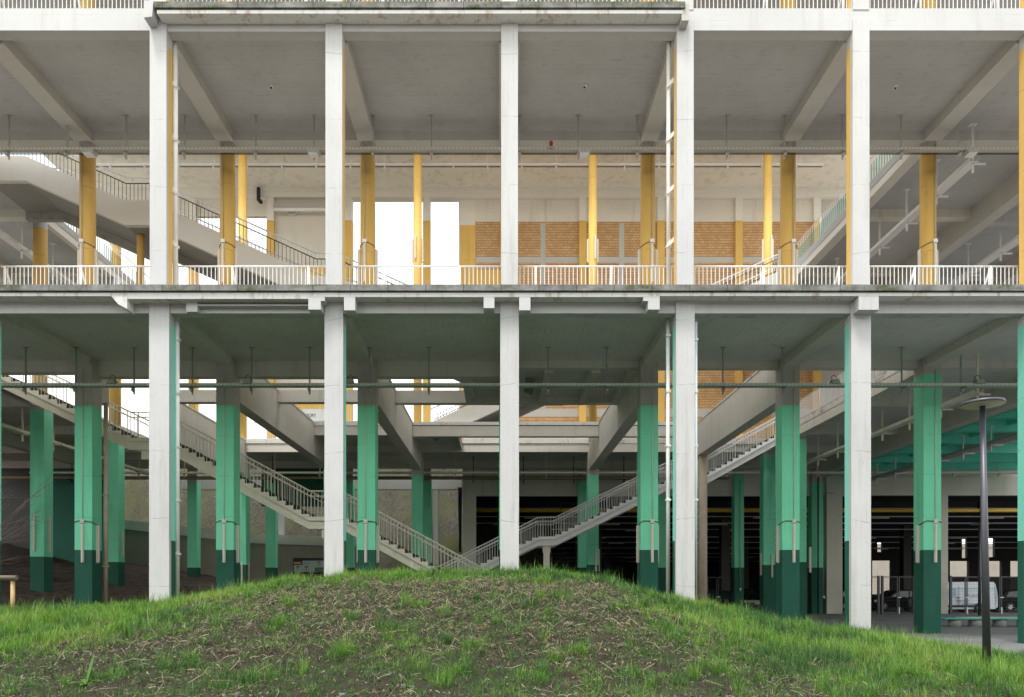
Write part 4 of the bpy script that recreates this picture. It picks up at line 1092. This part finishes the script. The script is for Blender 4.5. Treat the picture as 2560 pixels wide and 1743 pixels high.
for u, v, lb in ((679,213,'left of the third upper front column'),(1462,212,'right of the middle column'),(2239,214,'in the rightmost upper bay')):
    d = 16.2*F/(V0-v)
    t = root('ceiling_sensor', 'small ceiling sensor '+lb, 'sensor', (X(u,d),d,C2), 'ceiling sensors')
    part('body', MB().lathe(X(u,d),d,[(.05,C2-.09),(.07,C2-.03),(.07,C2+.005)],STEELW,12), t); part('lens', MB().lathe(X(u,d)-.01,d-.01,[(.02,C2-.12),(.04,C2-.088)],BLACK,10), t)
x = X(1378,24.5)
t = root('alarm_lamp', 'red alarm beacon on the upper cable tray', 'alarm', (x,24.5,16.62))
part('dome', MB().lathe(x,24.5,[(.03,16.50),(.055,16.54),(.07,16.6),(.055,16.67),(.02,16.7)],RED,12), t); part('base', MB().box(x-.1,x+.1,24.47,24.53,16.47,16.5,GALV), t)

# stacked clay tubes on the second floor behind the balustrade
def tube_stack(label, u0, u1, d):
    t = root('tube_stack', label, 'tube stack', (X((u0+u1)/2,d),d,L2), 'stacks of clay tubes on the second floor')
    x = X(u0,d)
    while x < X(u1,d):
        for r_ in range(4):
            part('clay_tube', MB().tube((x,d,L2+.07+.125*r_),(x,d+.8,L2+.07+.125*r_),.056,CLAY,10), t)
        x += .118
tube_stack('rows of pale clay tubes behind the top left balustrade', 246, 370, 22.0)
tube_stack('rows of clay tubes behind the top right balustrade', 1838, 1952, 22.2)

# ------------------------------------------------------------------ behind the left: wall, rock, beam, sign
single('rock_slope', MB(), None, None, (0,0,0)) if False else None
def rockz(x, y): return -1+15.5*sstep(51.5,64,y+1.5*(fbm(x*.35,y*.1)-.5))*(.8+.2*fbm(x*.3,y*.3))+1.3*fbm(x*.6,y*.6)
grid('rock_slope', -50, 4, 50.2, 74, .35, [ROCK], zfun=rockz)
t = root('retaining_wall', 'brown concrete retaining wall with pale sloping top behind the lower columns', 'wall', (-18,49.6,0))
part('wall', MB().prism([(-34,-.5),(-9.2,-.5),(-9.2,4.9),(-17,5.1),(-26,6.1),(-34,7.2)], 49.4, 49.9, CONCB), t)
mb = MB(); mb.strip([(-34,7.35),(-26,6.25),(-17,5.25),(-9.2,4.98)], .08, -.55, 49.25, 49.95, CONC); part('coping', mb, t)
t = root('tunnel_portal', 'white concrete beam on posts in front of the mossy rock', 'wall', (-9,50.5,8.5))
part('lintel', MB().box(-22,-2.7,50.0,50.5,8.45,9.15,WHITE), t)
for x in (-4.5,-15.2): part('post', MB().box(x-.15,x+.18,50.05,50.45,2,8.447,WHITE), t)
ds = 48.3
t = root('direction_sign', 'black and white parking sign with arrows on the concrete wall', 'sign', (X(768,ds),ds,3))
sx0, sx1, sz0, sz1 = X(733,ds), X(822,ds), Z(1436,ds), Z(1395,ds)
part('board', MB().box(sx0,sx1,ds,ds+.06,sz0,sz1,BLACK), t)
part('panel', MB().box(sx0+.05,sx1-.05,ds-.012,ds-.001,Z(1430,ds),Z(1413,ds),SIGNW).box(X(756,ds),sx1-.05,ds-.013,ds-.001,Z(1412.9,ds),Z(1402,ds),SIGNW), t)
def pill(u0,u1,v0,v1,m):
    part('pill', MB().box(X(u0,ds),X(u1,ds),ds-.022,ds-.014,Z(v1,ds),Z(v0,ds),m), t, bevel=.003)
pill(735,753,1405,1411,ORANGE); pill(758,775,1405,1411,SKYB); pill(787,812,1419,1429,PILLG)
def arrow(u, v0, v1):
    mb = MB(); x, za, zb = X(u,ds), Z(v0,ds), Z(v1,ds)
    mb.box(x-.015,x+.015,ds-.02,ds-.0135,zb,za-.03,INK)
    for s in (-1,1): mb.prism([(x,za),(x,za-.05),(x+s*.12,za-.17),(x+s*.12,za-.11)][::s], ds-.021, ds-.0138, INK)
    part('arrow', mb, t)
arrow(744.5,1414,1428); arrow(766,1414,1428); arrow(797.5,1403,1416)
def text(parent, body, x, y, z, size, m, rz=0):
    cu = bpy.data.curves.new('lettering', 'FONT'); cu.body = body; cu.size = size; cu.extrude = .002; cu.align_x = 'CENTER'; cu.align_y = 'CENTER'
    cu.materials.append(m)
    tmp = bpy.data.objects.new('tmp', cu); COL.objects.link(tmp)
    me = bpy.data.meshes.new_from_object(tmp.evaluated_get(bpy.context.evaluated_depsgraph_get())); bpy.data.objects.remove(tmp)
    me.name = 'lettering'
    o = bpy.data.objects.new('lettering', me); COL.objects.link(o); o.parent = parent
    o.location = Vector((x,y,z))-worldloc(parent); o.rotation_euler = (math.pi/2,0,rz)
    return o
text(t, 'Parking', X(744,ds), ds-.03, Z(1408,ds), .12, SIGNW); text(t, 'Parking', X(766,ds), ds-.03, Z(1408,ds), .12, SIGNW); text(t, 'Parking', X(799,ds), ds-.03, Z(1424,ds), .15, SIGNW)

t = root('notice_board', 'small white board with dark letters behind the first floor edge', 'sign', (X(778,43),43,11.6))
part('board', MB().box(X(750,43),X(812,43),43,43.05,11.3,12.25,SIGNW), t); text(t, 'ECRT', X(778,43), 42.98, Z(1039,43), .24, INK)
# wooden rail at the left edge, bare shrub
dw = 18.2
t = root('wooden_rail', 'rustic log rail on a pale post at the left edge', 'fence', (X(20,dw),dw,zat(X(20,dw),dw)))
part('rail', MB().tube((X(-120,dw),dw,Z(1444,dw)),(X(45,dw),dw-.05,Z(1445,dw)),.062,WOODD,12), t)
part('post', MB().tube((X(32,dw),dw,zat(X(32,dw),dw)-.1),(X(32,dw),dw,Z(1452,dw)),.05,WOODP,10), t)
part('post', MB().tube((X(-110,dw),dw,.6),(X(-110,dw),dw,Z(1452,dw)),.05,WOODP,10), t)
t = root('bare_shrub', 'bare twiggy shrub reaching in at the left edge', 'shrub', (-14.9,19.2,1))
mb = MB(); rs = random.Random(5)
def grow(p, d, L, r, lv):
    e = p+d*L; mb.tube(p, e, r, TWIG, 5, r*.75, cap=False)
    if lv == 0: return
    for i in range(3):
        q = p+d*L*rs.uniform(.45,1); dd = (d+Vector((rs.gauss(.1,.45),rs.gauss(0,.45),rs.gauss(.05,.35)))).normalized()
        grow(q, dd, L*rs.uniform(.55,.8), r*.62, lv-1)
for i in range(6): grow(Vector((-14.9+rs.uniform(-.3,.1),19.2+rs.uniform(-.3,.3),.7)), Vector((rs.uniform(-.05,.30),rs.uniform(-.2,.2),1)).normalized(), rs.uniform(1.5,2.0), .018, 4)
part('branches', mb, t)

# ------------------------------------------------------------------ street lamps
def lamp_post(label, x, y, z0, z1, rb, rt, rd, lean=0):
    t = root('street_lamp', label, 'lamp', (x,y,z0))
    part('pole', MB().tube((x,y,z0-.2),(x-lean,y,z1),rb,LAMPM,20,rt), t)
    xh = x-lean
    part('lamp_head', MB().lathe(xh,y,[(.08,z1+.0,LAMPU),(rd*.97,z1+.02,LAMPM),(rd,z1+.045,LAMPM),(rd*.97,z1+.075,LAMPM),(.02,z1+.11,LAMPM)],LAMPM,48), t)
yl = 14.4
for d in np.linspace(11,17,61):
    if V0-(zat(X(2468,d),d)-CAMZ)*F/d < 1674: yl = float(d); break
lamp_post('tall dark grey lamp post with a flat disc head rising from the grass', X(2468,yl), yl, zat(X(2468,yl),yl), Z(1016,yl), 9.6*yl/F, 6.4*yl/F, 49*yl/F, 12*yl/F)
lamp_post('thin black lamp post behind the bench', X(2449,43), 43, 0, Z(1312,43), .09, .07, .5)

# bench
db = 30.4
t = root('bench', 'long low bench with a turquoise top on round concrete feet', 'bench', (X(2450,db),db,0), None)
part('seat', MB().box(X(2356,db),X(2600,db),db-.2,db+.6,.30,.36,TEAL), t, bevel=.02)
part('top_board', MB().box(X(2410,db),X(2600,db),db+.05,db+.55,.361,.385,CONC), t)
for u in (2392,2444,2505,2566): part('leg', MB().lathe(X(u,db),db+.15,[(.24,-.02),(.25,.28),(.25,.30)],CONC,24), t)

# gates
def gate(label, u0, u1, d, split, z1=2.36, m=GALVD):
    x0, x1 = X(u0,d), X(u1,d)
    t = root('mesh_gate', label, 'gate', (x0,d,0), 'steel mesh gates before the parking hall')
    n = len(split)+1; xs_ = [x0]+[X(s,d) for s in split]+[x1]
    for i in range(n):
        a, b = xs_[i]+.03, xs_[i+1]-.03
        f = MB(); f.box(a,a+.055,d,d+.06,.06,z1,m); f.box(b-.055,b,d,d+.06,.06,z1,m); f.box(a+.055,b-.055,d,d+.06,z1-.055,z1,m); f.box(a+.055,b-.055,d,d+.06,.06,.115,m)
        fo = part('frame', f, t)
        w2 = MB(); z = .25
        while z < z1-.1: w2.box(a+.055,b-.055,d+.03,d+.036,z,z+.006,HALLG); z += .2
        xx = a+.12
        while xx < b-.08: w2.box(xx,xx+.004,d+.037,d+.041,.115,z1-.055,HALLG); xx += .1
        part('mesh', w2, t)
        if i: part('handle', MB().box(a-.1,a+.12,d-.06,d-.005,1.03,1.09,STEELW).box(a-.02,a+.05,d-.03,d-.004,.05,.45,STEELW), t)
    for s in (x0, x1): part('post', MB().box(s-.06,s+.06,d-.02,d+.1,-.1,z1+.05,m), t)
gate('steel mesh double gate with a bolt between the sixth front column and the green column', 2206, 2285, 45.2, [2246])
gate('steel mesh gate panel cut off by the sixth front column', 2160, 2197, 45.2, [])
gate('wide steel mesh gate before the white van', 2377, 2620, 45.2, [2416,2502])
gate('dim steel mesh fence before the dark blue car', 1768, 1836, 49, [1794], 2.4, HALLG)

# ------------------------------------------------------------------ cars
def vehicle(name, label, cat, x, y, L, H_, W_, prof, glass, paintm, wheels, face, wr=.33, extra=None, gm=None):
    """side view along X; prof in metres from the tail, face=+1 nose towards +x"""
    t = root(name, label, cat, (x,y,0))
    fx = lambda px: x+face*(px-L/2)
    mb = MB(); n = len(prof); b = len(mb.v)
    # body: three rings across the width with tumblehome
    rings = [(-W_/2,.0),(-W_/2+.03,.02),(0,.04),(W_/2-.03,.02),(W_/2,.0)]
    for yy, up in rings:
        for px, pz in prof:
            tum = max(0, (pz-.95*H_*.6))*.22
            ys = yy*(1-tum/(W_/2)) if True else yy
            mb.v.append((fx(px), y+ys, pz+(up if pz > H_*.5 else 0)))
    for r in range(len(rings)-1):
        for i in range(n):
            j = (i+1) % n; q = [b+r*n+i, b+r*n+j, b+(r+1)*n+j, b+(r+1)*n+i]
            mb.face(q if face < 0 else q[::-1], paintm, True)
    mb.face([b+i for i in range(n)], paintm); mb.face([b+(len(rings)-1)*n+i for i in range(n)], paintm)
    part('body', mb, t)
    for gl in glass:
        for s in (-1, 1):
            pts = []
            g = MB(); bb = 0
            for px, pz in gl:
                tum = max(0,(pz-.95*H_*.6))*.22
                g.v.append((fx(px), y+s*(W_/2*(1-tum/(W_/2))+.006), pz))
            g.face(list(range(len(gl))), gm or GLASSD); part('window', g, t)
    for wx in wheels:
        for s in (-1, 1):
            yw = y+s*(W_/2-.09); ya, yb = yw-.11, yw+.11
            wh = MB().tube((fx(wx),ya,wr),(fx(wx),yb,wr),wr,RUBBER,24); wo = part('wheel', wh, t)
            yo = (ya-.012, ya-.002) if s < 0 else (yb+.002, yb+.012)
            rm = MB().tube((fx(wx),yo[0],wr),(fx(wx),yo[1],wr),wr*.42,RIMM,16)
            for q in range(6):
                a = q*math.pi/3; rm.tube((fx(wx),yo[0]+.004,wr),(fx(wx)+wr*.66*math.cos(a),yo[0]+.004,wr+wr*.66*math.sin(a)),.035,RIMM,6)
            part('rim', rm, wo)
    if extra: extra(t, fx)
    return t
hatch = [(0,.35),(.02,.75),(.10,.95),(.25,1.05),(.62,1.40),(1.0,1.50),(1.7,1.53),(2.4,1.47),(3.05,1.05),(3.6,.98),(4.1,.82),(4.25,.6),(4.22,.3),(3.9,.22),(.3,.22)]
hglass = [[(.55,1.05),(.78,1.38),(1.5,1.45),(1.5,1.02)],[(1.58,1.02),(1.58,1.45),(2.3,1.42),(2.85,1.03)]]
def hx(t, fx):
    yv = worldloc(t).y-.86
    part('headlight', MB().box(min(fx(3.85),fx(4.12)),max(fx(3.85),fx(4.12)),yv-.03,yv+.3,.66,.80,LENS), t)
    part('sill_trim', MB().box(min(fx(.9),fx(3.2)),max(fx(.9),fx(3.2)),yv-.05,yv+.1,.2,.3,BLACK), t)
    part('door_handle', MB().box(min(fx(1.7),fx(1.86)),max(fx(1.7),fx(1.86)),yv-.05,yv,.93,.96,LENS), t)
vehicle('parked_car', 'black car with bright wheel rims to the right of the white van', 'car', X(2524,50.4)+.75, 50.4, 4.25, 1.53, 1.78, hatch, hglass, CARBLK, (.78,3.4), 1, extra=hx)
vehicle('parked_car', 'black car behind the double mesh gate', 'car', X(2238,53), 53, 4.25, 1.53, 1.78, hatch, hglass, CARBLK, (.78,3.4), -1, extra=hx)
vehicle('parked_car', 'dark blue car with a glinting roof behind the grass at the beige pillar', 'car', X(1800,53.5), 53.5, 4.25, 1.55, 1.78, hatch, hglass, CARBLUE, (.78,3.4), 1, extra=hx)
vanp = [(0,.4),(.0,1.2),(.05,1.9),(.14,2.03),(2.9,2.03),(3.2,1.95),(3.85,1.25),(4.6,1.05),(4.85,.85),(4.9,.45),(4.6,.25),(.2,.25)]
vglass = [[(2.75,1.05),(2.75,1.62),(3.2,1.62),(3.62,1.15),(3.55,1.05)]]
def vx(t, fx):
    yv = worldloc(t).y-.93
    part('sill_trim', MB().box(fx(3.3),fx(.9),yv-.04,yv+.1,.38,.52,BLACK), t)
    part('door_handle', MB().box(fx(2.75),fx(2.55),yv-.05,yv,.98,1.03,BLACK), t)
    part('door_seam', MB().box(fx(2.6),fx(2.585),yv-.016,yv,.5,1.8,INK), t)
    part('roof_stripe', MB().box(fx(3.0),fx(.2),yv-.012,yv,1.60,1.63,TEAL), t)
    text(t, 'TH ALU', fx(1.75), yv-.03, 1.14, .24, INKB); text(t, '0484 57 67', fx(2.35), yv-.03, .78, .2, INKB); text(t, 'www.ramenenalu.be', fx(1.9), yv-.03, .60, .13, INKB)
vehicle('parked_van', 'white van with blue lettering parked behind the mesh gate', 'van', X(2489,48.2)-2.45, 48.9, 4.9, 2.03, 1.85, vanp, vglass, VANW, (1.25,4.1), -1, .33, vx, GLASSV)
# car seen from its front, with a plate
xc, yc = X(1886,51), 51
t = root('parked_car', 'dark car facing out with a pale number plate between the green columns', 'car', (xc,yc,0))
mb = MB()
secs = [(0,.80,.35,.78),(.15,.88,.28,.86),(.9,.90,.25,1.0),(1.4,.88,.25,1.05),(2.1,.70,.25,1.62),(3.3,.70,.25,1.66),(4.2,.82,.3,1.1)]
for dy, hw, za, zb in secs:
    for sx_, zz in ((-hw,za),(-hw,min(zb,.9)),(-hw*.8,zb),(hw*.8,zb),(hw,min(zb,.9)),(hw,za)): mb.v.append((xc+sx_,yc+dy,zz))
for i in range(len(secs)-1):
    for j in range(6):
        q = (j+1) % 6; mb.face([6*i+j,6*i+q,6*i+6+q,6*i+6+j], GLASSD if i == 3 and j == 2 else CARBLK, True)
mb.face(list(range(6)), CARBLK); part('body', mb, t)
part('grille', MB().box(xc-.6,xc+.6,yc-.03,yc+.02,.62,.80,GALV).box(xc-.75,xc+.75,yc-.02,yc+.02,.30,.55,HALLG), t)
pl = part('number_plate', MB().box(xc-.02,xc+.52,yc-.06,yc-.031,.50,.72,PLATE), t)
for s in (-1,1): part('headlight', MB().box(xc+s*.62-.13,xc+s*.62+.13,yc-.025,yc+.1,.62,.78,LENS), t); part('wheel', MB().tube((xc+s*.8-.1,yc+.8,.32),(xc+s*.8+.1,yc+.8,.32),.32,RUBBER,20), t)
vehicle('parked_car', 'black car cut off by the right edge of the sixth front column', 'car', X(2150,54), 54.5, 4.25, 1.53, 1.78, hatch, hglass, CARBLK, (.78,3.4), 1, extra=hx)
